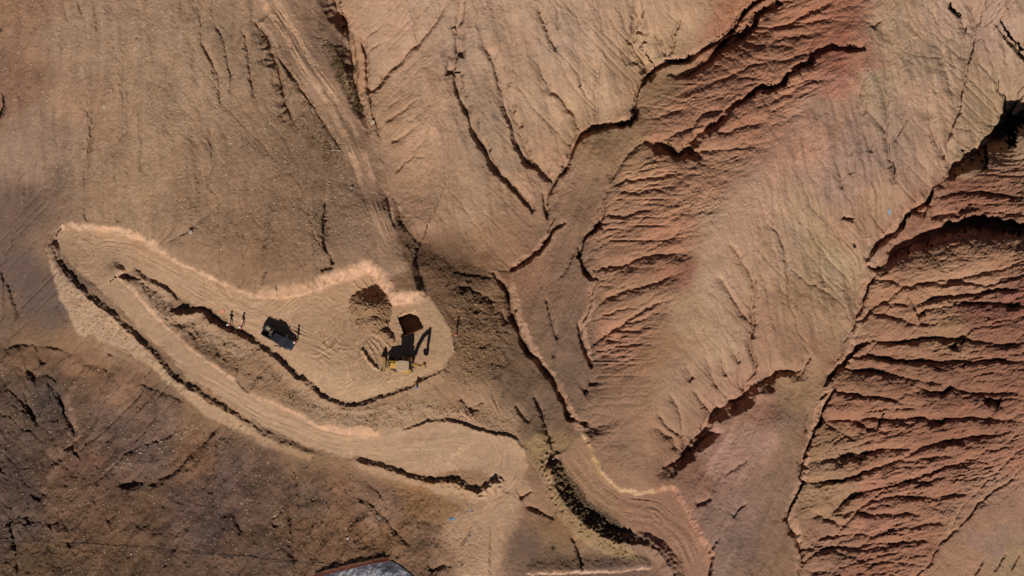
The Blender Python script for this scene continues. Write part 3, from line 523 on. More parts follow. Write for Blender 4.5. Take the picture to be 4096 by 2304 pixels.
# ------------------------------------------------------------------ soil colours as seen, slope shading included (sRGB survey notes)
SOIL = [(60,100,150,114,88),(60,350,140,104,82),(300,200,160,134,108),(150,550,148,124,104),(300,420,160,128,100),(600,300,160,134,106),(500,100,154,128,104),(600,650,160,132,102),(800,300,162,136,108),(800,800,158,128,98),(950,150,150,124,98),(1000,500,152,124,96),(1100,800,150,120,92),(1250,600,140,112,86),(1050,1000,148,116,86),(500,850,158,130,100),(1200,350,150,120,94),(1300,150,140,112,90),(1400,900,146,118,94),
 (80,850,112,92,82),(100,1100,100,84,78),(200,1200,104,88,80),(220,950,140,114,90),(30,1250,120,96,78),(150,1400,128,98,68),(60,1600,108,90,74),(200,1600,88,78,68),(330,1550,110,88,68),(420,1350,150,122,92),
 (1550,100,176,142,114),(1650,300,176,142,114),(1750,60,172,144,118),(1700,500,176,140,110),(1550,450,172,136,104),(1650,800,164,130,100),(1850,150,166,140,116),(1900,450,154,130,106),(2000,250,168,138,112),(2050,600,156,130,104),(2250,150,170,144,120),(2350,400,172,144,114),(2200,350,168,140,112),(2500,100,170,140,112),(2700,60,174,142,110),(2600,200,168,142,108),(1900,800,166,136,106),(1980,1000,152,114,82),(2150,700,168,132,104),
 (2650,300,150,118,84),(2500,600,148,116,84),(2400,560,150,120,86),(2420,750,148,116,88),(2300,900,142,112,88),(2280,1050,134,104,84),(2120,1100,152,108,82),(2250,1300,128,102,84),(2150,1200,134,104,82),(2300,1450,122,98,82),
 (3000,60,166,112,80),(2900,200,168,112,84),(3200,100,164,104,78),(3350,120,160,96,74),(3350,210,158,90,72),(3100,350,172,116,88),(2800,400,168,114,88),(2700,600,168,116,86),(3000,420,170,112,86),(2600,780,170,124,92),(2800,700,168,122,94),(2500,950,162,116,88),(2650,930,168,114,86),(2450,900,158,116,92),(2700,1080,156,104,80),(2550,1200,156,116,88),(2500,1350,170,118,94),(2600,1400,160,118,84),(2750,1250,170,140,106),
 (3430,220,172,116,92),(3320,350,178,120,100),(3220,500,178,132,110),(3000,800,180,142,118),(2900,950,178,144,116),(2850,1150,176,146,118),(2900,1350,166,140,112),
 (3550,120,168,142,114),(3500,350,158,138,112),(3600,500,152,128,110),(3450,600,148,122,110),(3700,400,176,144,118),(3350,750,158,128,112),(3800,150,168,142,120),(3700,250,162,140,114),(3950,150,166,138,120),(4050,300,162,138,112),(3950,480,158,136,104),(3850,600,158,132,104),(3750,600,172,140,116),(3300,450,160,128,108),(3500,850,164,134,106),(3250,880,166,142,112),(3180,1000,164,138,112),(3300,1000,162,138,100),(3350,1050,168,148,114),(3400,900,168,130,104),(3200,1200,160,130,96),(3080,1050,172,138,110),(3050,1300,166,126,100),(3250,1400,156,118,90),(3450,870,166,128,100),(3330,1300,158,128,98),
 (2950,1600,166,126,102),(2700,1550,164,132,104),(2550,1600,156,120,92),(2450,1700,154,120,96),(2600,1750,162,122,94),(2700,1900,146,108,84),(2550,1850,150,116,90),
 (3000,1750,172,132,116),(3050,1650,158,112,94),(2900,1850,172,132,118),(2800,1950,160,116,98),(3130,1700,142,114,92),(3100,1950,140,112,92),(2950,2150,134,110,100),(2900,2050,144,116,104),(3080,2200,142,112,88),(3180,1600,156,124,90),(3150,2250,148,114,86),
 (3900,780,148,92,74),(3700,900,158,108,86),(3600,1000,160,114,92),(4000,1000,156,112,86),(3700,1080,160,120,90),(3900,1120,162,122,94),(3600,1200,164,116,86),(3750,1200,162,122,90),(4050,1250,142,84,72),(3900,1260,146,90,76),(3600,1350,156,112,86),(3800,1350,150,112,80),(4000,1400,142,92,72),(3500,1450,148,100,78),(3400,1500,152,108,80),(3800,1500,142,94,74),(3950,1620,144,92,74),(3400,1650,158,104,80),(3600,1650,156,104,80),(3800,1750,150,94,72),(3300,1750,142,106,76),(3350,1850,150,118,88),(3550,1880,164,112,86),(3800,1850,160,104,84),(4050,1750,158,104,82),(3300,1980,156,122,90),(3500,2000,164,106,88),(3700,2000,160,108,84),(3300,2200,150,108,88),(3500,2250,156,100,78),(3650,2150,160,106,84),(3900,2080,156,116,92),(4000,2000,160,120,98),(3850,2250,162,122,94),(4050,2250,156,130,96),(3950,2150,148,120,108),
 (350,1480,132,98,66),(300,1450,150,114,82),(500,1600,142,110,84),(450,1700,120,98,84),(650,1700,128,104,88),(600,1800,120,98,86),(800,1650,138,108,76),(750,1800,136,100,70),(350,1850,128,94,76),(250,1950,124,96,72),(100,1950,96,82,70),(60,2100,104,88,76),(150,2250,116,92,64),(400,2100,124,94,68),(500,2200,114,88,62),(600,2050,122,92,68),(750,2050,116,92,78),(900,1900,110,90,78),(850,2100,96,82,74),(950,2150,120,92,70),(700,2250,112,88,68),(1000,2000,112,88,74),(1100,1900,114,90,74),(1050,2200,116,94,76),(1250,2000,114,94,76),(1200,1850,132,104,74),(1180,2100,126,96,68),(1350,1950,142,106,76),(1450,1950,142,110,84),(1400,2100,140,104,68),(1600,2150,144,106,66),(1700,1980,150,112,66),(1800,2000,154,116,74),(1550,2050,146,114,88),(1350,2200,138,104,74),(1650,2250,140,110,82),(1700,2150,148,116,86),
 (1100,1520,150,118,88),(1150,1600,160,130,100),(1400,1700,164,138,108),(1700,1650,160,130,96),(1850,1620,160,126,94),(1950,1650,158,128,96),(1900,1400,136,104,70),(1870,1250,120,90,62),(1750,1050,122,92,66),(1850,1100,112,84,62),(2000,1200,136,104,74),(2050,1400,124,98,74),(2080,1550,114,92,72),(2150,1700,118,96,76),(2200,1650,116,94,76),(2180,1780,160,130,86),(2130,2000,150,116,90),(2100,2200,120,98,84),(2200,2250,122,96,76),(2250,2100,146,112,76),(2350,2200,144,116,90),(2400,2280,122,98,86),(1950,2200,152,120,92),(1800,2280,150,118,92),(1900,1750,160,130,100),(2000,1700,162,132,102)]
soil = np.array(SOIL, float)
s_lin = np.where(soil[:, 2:] / 255 <= .04045, soil[:, 2:] / 255 / 12.92, ((soil[:, 2:] / 255 + .055) / 1.055) ** 2.4)
wu = CUU + 45 * fbm(CUU / 110, CVV / 110, 3, 201); wv = CVV + 45 * fbm(CUU / 110, CVV / 110, 3, 211)
num = np.zeros(CUU.shape + (3,)); den = np.zeros(CUU.shape)
for k in range(len(soil)):
    w_ = 1 / (((wu - soil[k, 0]) ** 2 + (wv - soil[k, 1]) ** 2) + 900.0) ** 2.2
    num += w_[..., None] * s_lin[k]; den += w_
cc = num / den[..., None]
C = np.stack([upsample(cc[..., k], (vsr - cv[0]) / 14.4, (us - cu[0]) / 14.4) for k in range(3)], -1)
def lin(r_, g_, b_): return np.array([((c / 255 + .055) / 1.055) ** 2.4 if c > 10 else c / 255 / 12.92 for c in (r_, g_, b_)])
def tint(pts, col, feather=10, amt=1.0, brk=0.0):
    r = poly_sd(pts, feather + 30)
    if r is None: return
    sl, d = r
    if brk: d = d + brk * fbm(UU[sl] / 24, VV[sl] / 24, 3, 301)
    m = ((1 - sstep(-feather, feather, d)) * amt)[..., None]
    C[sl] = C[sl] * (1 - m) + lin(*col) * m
RUTC = np.zeros(UU.shape)
def rutcol(line, half, amp, wl, seed):
    sl, d, s, t, arc = line_dist(line, half + 6, False); off = s * d + 8 * vnoise(arc / 160, arc * 0, seed + 4)
    m = (1 - sstep(half * .6, half, d)) * sstep(0, .12, t) * sstep(1, .88, t); RUTC[sl] += m * amp * (vnoise(arc / 150, off / wl, seed + 50) + .5 * vnoise(arc / 50, off / (wl * .5), seed + 51))
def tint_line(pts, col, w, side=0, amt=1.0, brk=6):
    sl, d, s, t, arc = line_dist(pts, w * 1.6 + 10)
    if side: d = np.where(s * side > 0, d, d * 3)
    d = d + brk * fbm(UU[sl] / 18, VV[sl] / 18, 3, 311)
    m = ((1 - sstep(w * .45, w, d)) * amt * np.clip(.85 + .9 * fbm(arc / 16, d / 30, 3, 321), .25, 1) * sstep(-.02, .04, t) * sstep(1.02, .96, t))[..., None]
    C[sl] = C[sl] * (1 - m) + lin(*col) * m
# spoil thrown down the fill slopes, then graded surfaces, then freshly cut faces
tint(tile('B0',[(350,420),(420,560),(520,680),(860,960),(1000,1080),(1300,1400),(1280,1449),(1100,1300),(880,1180),(700,1090),(600,1080),(550,1010),(480,850),(420,700)]), (178,152,122), 8, .95, 10)
tint(tile('C0',[(1250,-50),(1400,0),(1600,150),(1932,340),(1932,390),(1750,340),(1550,250),(1430,130)]), (172,144,112), 8, .9, 10)
tint(tile('C1',[(0,360),(300,500),(420,540),(400,570),(260,530),(0,450)]), (168,138,104), 8, .8, 10)
tint(tile('C1',[(700,570),(1000,650),(1300,750),(1560,760),(1700,840),(1720,900),(1500,900),(1300,780),(1000,720),(800,640)]), (170,140,108), 8, .8, 10)
tint(tile('B0',[(960,600),(1100,680),(1250,760),(1300,930),(1500,930),(1700,1070),(1932,1200),(1932,1260),(1600,1200),(1350,1060),(1200,960),(1080,830),(960,700)]), (174,146,116), 10, .85, 10)
tint(tile('C1',[(250,0),(480,120),(620,190),(780,200),(900,170),(1200,70),(1500,200),(1700,330),(1500,290),(1300,290),(1000,390),(900,390),(600,340),(500,290),(400,150)]), (170,142,112), 12, .8, 12)
tint(tile('C1',[(600,-60),(420,-100),(250,-200),(120,-280),(80,-180),(300,20),(500,160)]), (168,136,104), 12, .6, 10)
tint(tile('C1',[(560,120),(900,140),(1150,60),(1150,110),(900,190),(640,190)]), (140,108,82), 6, .7, 6)
tint(ROAD_UP, (186,153,117), 6, 1, 6); tint(ROAD_LOW, (176,146,114), 8, .95, 9)
tint(ROAD_SE, (164,126,98), 5, .95, 4); tint(TRACK, (164,132,104), 7, .85, 8)
tint(tile('C2',[(840,860),(1200,800),(1300,930),(1440,1190),(1490,1449),(1290,1449),(1180,1280),(900,1100),(760,960)]), (160,118,96), 14, .9, 6)
tint(tile('C2',[(420,620),(600,720),(860,960),(840,1080),(700,970),(520,780)]), (156,124,88), 14, .6, 8)
tint(tile('C2',[(290,560),(390,640),(600,890),(840,1085),(840,1200),(700,1150),(560,1060),(430,950),(340,800)]), (84,70,50), 8, .85, 8)  # shaded north face of the bank, darkened in the soil colour
tint(tile('C2',[(240,620),(340,800),(430,950),(560,1060),(700,1160),(840,1210),(980,1330),(860,1330),(700,1270),(500,1150),(360,1000),(290,800)]), (166,140,96), 12, .85, 14)
tint(tile('C2',[(130,420),(220,410),(330,500),(260,540),(120,470)]), (170,146,92), 8, .7, 8)
tint(tile('B1',[(480,1030),(1000,900),(1330,880),(1450,1000),(1480,1200),(1300,1400),(1000,1449),(600,1400),(400,1250)]), (182,149,110), 40, .5, 10)
tint_line(CUT1[:6], (200,162,128), 24, -1, .95, 14); tint_line(CUT1[4:], (196,158,126), 13, -1, .85, 10)
tint_line(CUT2[:5], (184,150,114), 60, -1, .8, 14); tint_line(CUT2[3:], (204,164,130), 54, -1, 1.0, 9)
tint_line(CUT2[:4], (196,158,126), 9, -1, .7, 7)
tint_line(CUT3, (200,162,128), 12, -1, .8, 6); tint_line(CUT3b, (196,158,126), 15, -1, .9, 11)
tint_line(CUT3b[4:], (202,164,130), 34, -1, .8, 12)
tint_line(CUT4[:6], (196,162,122), 14, -1, 1.0, 4); tint_line(CUT4[5:], (186,134,108), 18, -1, .95, 8)
tint_line(tile('C2',[(100,1445),(400,1435),(600,1425),(1070,1400)]), (204,166,142), 9, -1, 1.0, 5)
tint(tile('C1',[(1480,230),(1560,195),(1650,240),(1680,300),(1500,240)]), (208,166,130), 6, .8, 6)
tint(tile('C1',[(680,360),(740,320),(850,330),(940,370),(900,385)]), (210,168,132), 6, .8, 6)
tint(tile('B2',[(0,560),(230,430),(380,240),(400,270),(250,470),(20,620)]), (176,136,106), 8, .6, 6)
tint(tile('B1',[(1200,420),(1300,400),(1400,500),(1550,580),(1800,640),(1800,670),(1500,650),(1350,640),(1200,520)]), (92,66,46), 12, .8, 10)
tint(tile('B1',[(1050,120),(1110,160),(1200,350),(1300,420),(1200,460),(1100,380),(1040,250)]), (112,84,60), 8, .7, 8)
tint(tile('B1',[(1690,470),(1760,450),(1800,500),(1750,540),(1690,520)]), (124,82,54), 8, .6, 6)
tint(tile('A1',[(720,270),(810,280),(840,600),(810,780),(740,560),(720,400)]), (182,136,96), 8, .85, 6)
tint(tile('A1',[(610,0),(740,0),(810,240),(760,280),(690,200)]), (186,146,112), 8, .7, 6)
tint_line(tile('A1',[(480,0),(520,200),(620,350),(680,520)]), (98,78,58), 34, 0, .6, 10)  # shading of the gully's left bank painted as a dark band
tint(tile('C2',[(560,380),(700,720),(820,780),(700,740),(600,600)]), (186,160,92), 6, .7, 6)
for pl in (tile('C0',[(560,0),(500,130),(560,300),(610,400),(470,520),(400,700),(290,850)]),): tint_line(pl, (150,122,98), 16, 0, .7, 8)
# sunlit gully lips and pale channel beds, painted into the soil colour
for ti, pts in [('A2',[(505,1040),(560,1000),(620,960),(750,930),(880,880),(900,860)]),('A2',[(1040,560),(1100,510),(1180,465),(1300,450),(1380,390),(1500,330),(1600,270)]),('A2',[(250,1350),(330,1280),(420,1190),(470,1090)]),('B2',[(20,570),(200,440),(300,310)]),('B2',[(600,640),(600,850),(540,1000),(590,1300)]),('B2',[(0,700),(60,980),(200,1260),(330,1449)]),('C2',[(340,0),(400,150),(480,260),(520,370)]),('B3',[(760,510),(700,900),(650,1060),(620,1230),(470,1390)]),('C3',[(450,0),(400,150),(300,480),(250,740),(170,950),(240,1180),(230,1449)]),('A3',[(1350,1290),(1550,1150),(1720,1040),(1800,930),(1932,720)]),('B3',[(1230,20),(1050,170),(880,350),(760,480)])]:
    tint_line(tile(ti, pts), (188,144,116), 21, 0, .8, 9)
T_A = tile('A1',[(10,-60),(215,270),(385,560),(555,800),(655,1000),(735,1200),(800,1400)]); T_B = tile('A1',[(110,-60),(310,270),(480,560),(645,800),(750,1000),(825,1200),(890,1400)])
tint_line(tile('B1',[(840,-40),(900,120),(960,280),(1040,460),(1110,600)]), (176,144,114), 34, 0, .85, 10)
for L_ in (T_A, T_B): tint_line(L_, (200,162,128), 14, 0, 1.0, 4)
tint_line(tile('A1',[(62,-60),(262,270),(432,560),(600,800),(702,1000),(780,1200)]), (140,112,90), 9, 0, .8, 6)
rutcol(tile('B0',[(500,560),(700,780),(900,960),(1100,1150),(1300,1330)]) + tile('C0',[(1600,20),(1932,220)]) + tile('C1',[(150,300),(400,400),(700,470),(1000,500),(1300,480),(1500,460),(1700,500),(1850,560)]), 64, .12, 8, 100)
rutcol(tile('B0',[(600,450),(800,400),(1000,430),(1200,530),(1500,720),(1800,880),(1932,960)]) + tile('B1',[(200,1050),(500,1200),(700,1330)]), 60, .12, 8, 110)
rutcol(tile('C2',[(400,480),(520,640),(650,800),(850,920),(1080,960),(1280,1150),(1390,1400)]), 60, .14, 8, 130)
C *= (1 + RUTC)[..., None]
tint([(1960,1930),(2060,1860),(2110,1960),(2070,2080),(2010,2180),(1980,2340),(1830,2340),(1820,2200),(1750,2140),(1840,2040),(1900,1960)], (180,148,116), 30, .9, 22)
C *= (1 - .07 * mk)[..., None]; C *= (1 + ARCC)[..., None]
roadm = np.clip(1 - RUB * 3, 0, 1); C *= (1 + roadm * (.13 * fbm(UU / 34, VV / 20, 4, 455) + .10 * fbm(UU / 9, VV / 7, 3, 456)))[..., None]
# darker moist patches, and bleached crust
blo = fbm(UU / 130, VV / 75, 4, 401); C *= (1 + 0.13 * blo)[..., None]
str_ = fbm(UX / 20, VW / 150, 3, 411) * mk + fl * mv; C *= (1 + 0.18 * str_)[..., None]
hue = fbm(UU / 60, VV / 60, 3, 421)[..., None]; C *= 1 + hue * np.array([0.05, -0.01, -0.07])
speck = vnoise(UU / 5.2, VV / 5.2, 431) * .6 + vnoise(UU / 12, VV / 12, 432) * .4
C *= (1 + (0.07 + 0.09 * np.minimum(RUB, 1.2)) * speck)[..., None]
lum = C @ np.array([.3, .55, .15]); C = lum[..., None] + (C - lum[..., None]) * .92
lum = C @ np.array([.3, .55, .15]); warm = lin(160, 122, 92); warm = warm / (warm @ np.array([.3, .55, .15]))
C = C * .68 + .32 * warm * lum[..., None]
gr = vnoise(UU / 3.7, VV / 3.7, 441); C *= (1 + .07 * gr)[..., None]
mot = fbm(UU / 20, VV / 14, 3, 451); C *= (1 + .10 * mot)[..., None]
st2 = fbm((UW - VW * .2) / 15, VW / 110, 3, 461) * np.clip(mk2 + mk3, 0, 1) + fbm(UW / 130, q / 12, 3, 471) * mr; C *= (1 + .16 * st2)[..., None]
pale = np.clip(1 - np.abs(fbm(UU / 30, VV / 22, 3, 481)) * 7, 0, 1) * np.clip(fbm(UU / 140, VV / 140, 2, 491) * 2, 0, 1); C = C * (1 + .14 * pale[..., None] * np.array([1.1, 1, .9]))
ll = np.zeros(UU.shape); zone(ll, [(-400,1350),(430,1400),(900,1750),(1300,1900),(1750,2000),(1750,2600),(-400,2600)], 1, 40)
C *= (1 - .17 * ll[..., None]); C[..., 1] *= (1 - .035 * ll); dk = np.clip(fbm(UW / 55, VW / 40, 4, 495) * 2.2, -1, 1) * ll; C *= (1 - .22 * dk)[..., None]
redz = np.maximum(KM - .63, 0)[..., None] * 3; C = C * (1 + .12 * np.clip(redz * 2, 0, 1)); lm_ = (C @ np.array([.3, .55, .15]))[..., None]; k_ = .16 * np.clip(redz * 2, 0, 1); C = C * (1 - k_) + k_ * warm * lm_
C = np.clip(C * .80 * np.array([1.0, .975, .975]), 0.008, 0.6)
print('soil', time.time() - T0)

# ------------------------------------------------------------------ soil material: colour from the survey, grain and clods from noise
def nd(nt, typ, **kw):
    n = nt.nodes.new(typ)
    for k, v in kw.items(): setattr(n, k, v)
    return n
def soil_material():
    m = bpy.data.materials.new('soil'); m.use_nodes = True; nt = m.node_tree; nt.nodes.clear(); L = nt.links.new
    out = nd(nt, 'ShaderNodeOutputMaterial'); b = nd(nt, 'ShaderNodeBsdfPrincipled'); b.inputs['Roughness'].default_value = .95
    b.inputs['Specular IOR Level'].default_value = 0.12
    at_ = nd(nt, 'ShaderNodeAttribute', attribute_name='soil'); geo = nd(nt, 'ShaderNodeNewGeometry')
    n1 = nd(nt, 'ShaderNodeTexNoise'); n1.inputs['Scale'].default_value = 7; n1.inputs['Detail'].default_value = 5; n1.inputs['Roughness'].default_value = .7
    L(geo.outputs['Position'], n1.inputs['Vector'])
    mr = nd(nt, 'ShaderNodeMapRange'); mr.inputs['From Min'].default_value = .3; mr.inputs['From Max'].default_value = .7; mr.inputs['To Min'].default_value = .80; mr.inputs['To Max'].default_value = 1.20
    L(n1.outputs['Fac'], mr.inputs['Value'])
    mx = nd(nt, 'ShaderNodeVectorMath', operation='SCALE'); L(at_.outputs['Color'], mx.inputs[0]); L(mr.outputs[0], mx.inputs['Scale'])
    vo = nd(nt, 'ShaderNodeTexVoronoi'); vo.inputs['Scale'].default_value = 3.1; L(geo.outputs['Position'], vo.inputs['Vector'])
    cr = nd(nt, 'ShaderNodeMapRange'); cr.inputs['From Min'].default_value = .05; cr.inputs['From Max'].default_value = .12; cr.inputs['To Min'].default_value = .5; cr.inputs['To Max'].default_value = 0
    L(vo.outputs['Distance'], cr.inputs['Value'])
    mix = nd(nt, 'ShaderNodeMix', data_type='RGBA'); L(cr.outputs[0], mix.inputs['Factor']); L(mx.outputs[0], mix.inputs['A'])
    mix.inputs['B'].default_value = (.42, .34, .25, 1)
    L(mix.outputs['Result'], b.inputs['Base Color'])
    bu = nd(nt, 'ShaderNodeBump'); bu.inputs['Strength'].default_value = 1.0; bu.inputs['Distance'].default_value = .26
    n2 = nd(nt, 'ShaderNodeTexNoise'); n2.inputs['Scale'].default_value = 4.5; n2.inputs['Detail'].default_value = 6; n2.inputs['Roughness'].default_value = .75
    L(geo.outputs['Position'], n2.inputs['Vector']); L(n2.outputs['Fac'], bu.inputs['Height']); L(at_.outputs['Alpha'], bu.inputs['Strength']); L(bu.outputs[0], b.inputs['Normal'])
    L(b.outputs[0], out.inputs[0]); return m
SOILM = soil_material()

# terrain sheet: survey grid plus ever coarser rows out to the horizon
NP = 22
ext = np.cumsum(STEP * 1.42 ** np.arange(1, NP + 1))
ue = np.concatenate([us[0] - ext[::-1], us, us[-1] + ext]); ve = np.concatenate([vsr[0] - ext[::-1], vsr, vsr[-1] + ext])
Ze = np.pad(Z, NP, mode='edge'); Ce = np.pad(C, ((NP, NP), (NP, NP), (0, 0)), mode='edge')
UE, VE = np.meshgrid(ue, ve)
out_d = np.maximum(np.maximum(us[0] - UE, UE - us[-1]), np.maximum(vsr[0] - VE, VE - vsr[-1])).clip(0) * S
f = 1 - np.exp(-out_d / 60)
ang_h = 14 * fbm(UE / 3000, VE / 3000, 3, 501) - 2
Ze = Ze * (1 - f) + ang_h * f + f * 0
KK = S * (H - Ze) / H
kfar = S * np.ones_like(KK)
KK = np.where(out_d > 0, KK * (1 - f) + kfar * f, KK)
XE = (UE - CX) * KK; YE = (CY - VE) * KK
hh, ww = Ze.shape
co = np.stack([XE, YE, Ze], -1).reshape(-1, 3).astype(np.float32)
vid = np.arange(hh * ww).reshape(hh, ww)
quads = np.stack([vid[1:, :-1], vid[1:, 1:], vid[:-1, 1:], vid[:-1, :-1]], -1)      # faces up
# face zones, so each road and platform is an object of its own
zid = np.zeros((NV, NU), np.int8)
def mark(poly, n):
    sl, d = poly_sd(poly, 5); a = zid[sl]; a[d < 0] = n; zid[sl] = a
mark(TRACK, 1); mark(ROAD_LOW, 2)
PADP = [p for p in tile('B1',[(0,830),(280,800),(450,745),(620,680),(760,640),(860,600),(910,625),(960,740),(1010,850),(1150,840),(1300,800),(1400,920),(1480,1050),(1500,1200),(1430,1320),(1250,1400),(1150,1449)])] + tile('C1',[(1050,40),(880,90),(740,120),(600,110),(500,60),(420,0)]) + tile('B1',[(350,1370),(200,1240),(0,1100)])
mark(ROAD_UP, 3); mark(PADP, 4); mark(ROAD_SE, 5)
ze = np.pad(zid, NP, mode='constant')
# vertex normals of the whole sheet (so that pieces meet without a seam)
P3 = co.reshape(hh, ww, 3).astype(np.float64)
gu = np.gradient(P3, axis=1); gv = np.gradient(P3, axis=0); nrm = np.cross(gv, gu); nrm /= np.linalg.norm(nrm, axis=-1, keepdims=True)
nrm = np.where(nrm[..., 2:] < 0, -nrm, nrm).reshape(-1, 3)
RE = np.pad(np.clip(.12 + RUB * .75, 0, 1), NP, mode='edge').reshape(-1, 1)
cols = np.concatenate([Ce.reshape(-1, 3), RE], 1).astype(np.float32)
fz = ze[:-1, :-1].reshape(-1); qf = quads.reshape(-1, 4)
def sheet(name, sel, label=None):
    q = qf[sel]; used, inv = np.unique(q, return_inverse=True); q = inv.reshape(-1, 4).astype(np.int32)
    me = bpy.data.meshes.new(name); nvt = len(used); nf = len(q)
    me.vertices.add(nvt); me.vertices.foreach_set('co', co[used].ravel())
    me.loops.add(nf * 4); me.loops.foreach_set('vertex_index', q.ravel())
    me.polygons.add(nf); me.polygons.foreach_set('loop_start', np.arange(0, nf * 4, 4, dtype=np.int32)); me.polygons.foreach_set('loop_total', np.full(nf, 4, np.int32))
    me.polygons.foreach_set('use_smooth', np.ones(nf, bool)); me.update(calc_edges=True)
    at_ = me.color_attributes.new('soil', 'FLOAT_COLOR', 'POINT'); at_.data.foreach_set('color', cols[used].ravel())
    me.normals_split_custom_set_from_vertices(nrm[used].astype(np.float32))
    me.materials.append(SOILM)
    o = bpy.data.objects.new(name, me); COL.objects.link(o); o['kind'] = 'structure'
    if label: o['label'] = label
    return o
sheet('hillside', fz == 0, 'eroded tan and red badland slopes cut by dark gullies')
sheet('dirt_track', fz == 1, 'older two-rut dirt track running down beside the gully at the top')
sheet('haul_road', fz == 2, 'long graded haul road curving below the work pad')
sheet('access_ramp', fz == 3, 'graded ramp from the hairpin bend to the work pad')
sheet('work_pad', fz == 4, 'levelled earth platform with the pit, backhoe and pickup')
sheet('embankment_road', fz == 5, 'reddish tracked road bending to the bottom of the photo')
print('sheets', time.time() - T0)

# ------------------------------------------------------------------ helpers for things and parts
def tag(o, label=None, cat=None, group=None, kind=None):
    for k, v in (('label', label), ('category', cat), ('group', group), ('kind', kind)):
        if v: o[k] = v
    return o
def thing(name, loc, rz=0.0, label=None, cat=None, group=None):
    o = bpy.data.objects.new(name, None); COL.objects.link(o); o.location = loc; o.rotation_euler = (0, 0, rz); o.empty_display_size = .3
    return tag(o, label, cat, group)
def obj(name, bm, mat, parent=None, smooth=False, bevel=0):
    if bevel: bmesh.ops.bevel(bm, geom=list(bm.edges), offset=bevel, segments=2, affect='EDGES', clamp_overlap=True)
    me = bpy.data.meshes.new(name); bm.to_mesh(me); bm.free()
    for m in (mat if isinstance(mat, list) else [mat]): me.materials.append(m)
    if smooth: me.polygons.foreach_set('use_smooth', [True] * len(me.polygons))
    o = bpy.data.objects.new(name, me); COL.objects.link(o); o.parent = parent; return o
def box_bm(x0, x1, y0, y1, z0, z1, bm=None):
    bm = bm or bmesh.new()
    v = [bm.verts.new(p) for p in ((x0,y0,z0),(x1,y0,z0),(x1,y1,z0),(x0,y1,z0),(x0,y0,z1),(x1,y0,z1),(x1,y1,z1),(x0,y1,z1))]
    for f in ((3,2,1,0),(4,5,6,7),(0,1,5,4),(1,2,6,5),(2,3,7,6),(3,0,4,7)): bm.faces.new([v[i] for i in f])
    return bm
def prism_bm(prof, y0, y1, bm=None, axis='y', inset=None):
    """profile in x,z drawn out along y; inset = (dx scale) narrows nothing, kept plain"""
    bm = bm or bmesh.new()
    a = [bm.verts.new((x, y0, z)) for x, z in prof]; b = [bm.verts.new((x, y1, z)) for x, z in prof]; n = len(prof)
    for i in range(n): bm.faces.new((a[i], a[(i + 1) % n], b[(i + 1) % n], b[i]))
    bm.faces.new(a[::-1]); bm.faces.new(b); bmesh.ops.recalc_face_normals(bm, faces=bm.faces); return bm
def loft_bm(rings, bm=None, cap=True):
    bm = bm or bmesh.new(); R_ = [[bm.verts.new(p) for p in r] for r in rings]; n = len(rings[0])
    for a, b in zip(R_[:-1], R_[1:]):
        for i in range(n): bm.faces.new((a[i], a[(i + 1) % n], b[(i + 1) % n], b[i]))
    if cap: bm.faces.new(R_[0][::-1]); bm.faces.new(R_[-1])
    bmesh.ops.recalc_face_normals(bm, faces=bm.faces); return bm
def tube_bm(pts, r, seg=8, bm=None, r1=None):
    bm = bm or bmesh.new(); pts = [Vector(p) for p in pts]; rings = []
    for i, p in enumerate(pts):
        d = (pts[min(i + 1, len(pts) - 1)] - pts[max(i - 1, 0)]).normalized()
        u = d.cross(Vector((0, 0, 1)) if abs(d.z) < .9 else Vector((1, 0, 0))).normalized(); w = d.cross(u)
        rr = r if r1 is None else r + (r1 - r) * i / (len(pts) - 1)
        rings.append([p + (u * math.cos(a) + w * math.sin(a)) * rr for a in [2 * math.pi * k / seg for k in range(seg)]])
    return loft_bm(rings, bm)
def beam_bm(p0, p1, w, h, bm=None):
    p0, p1 = Vector(p0), Vector(p1); d = (p1 - p0).normalized(); s = Vector((0, 1, 0)) if abs(d.y) < .9 else Vector((1, 0, 0)); s = (s - d * s.dot(d)).normalized(); t = d.cross(s)
    return loft_bm([[p + s * a * w / 2 + t * b * h / 2 for a, b in ((-1,-1),(1,-1),(1,1),(-1,1))] for p in (p0, p1)], bm)
def wheel_part(bmr, r, w, seg=28, lugs=0):   # tyre about the y axis
    prof = [(.62, -.5), (.86, -.5), (.97, -.40), (1, -.25), (1, .25), (.97, .40), (.86, .5), (.62, .5)]
    rings = []
    for k in range(seg):
        a = 2 * math.pi * k / seg; rings.append([(math.cos(a) * q * r, y * w, math.sin(a) * q * r) for q, y in prof])
    R_ = [[bmr.verts.new(p) for p in r_] for r_ in rings]; n = len(prof)
    for i in range(seg):
        a, b = R_[i], R_[(i + 1) % seg]
        for j in range(n): bmr.faces.new((a[j], a[(j + 1) % n], b[(j + 1) % n], b[j]))
    if lugs:
        for k in range(lugs):
            for s in (-1, 1):
                a = 2 * math.pi * (k + (.5 if s > 0 else 0)) / lugs; m = Matrix.Rotation(-a, 4, 'Y')
                tmp = box_bm(r * .97, r * 1.045, min(0, s * w * .48), max(0, s * w * .48), -.035, .035)
                sh = Matrix.Shear('XZ', 4, (0, 0)) if False else Matrix.Identity(4)
                tmp.transform(m @ sh); me = bpy.data.meshes.new('t'); tmp.to_mesh(me); bmr.from_mesh(me); bpy.data.meshes.remove(me); tmp.free()
    bmesh.ops.recalc_face_normals(bmr, faces=bmr.faces); return bmr
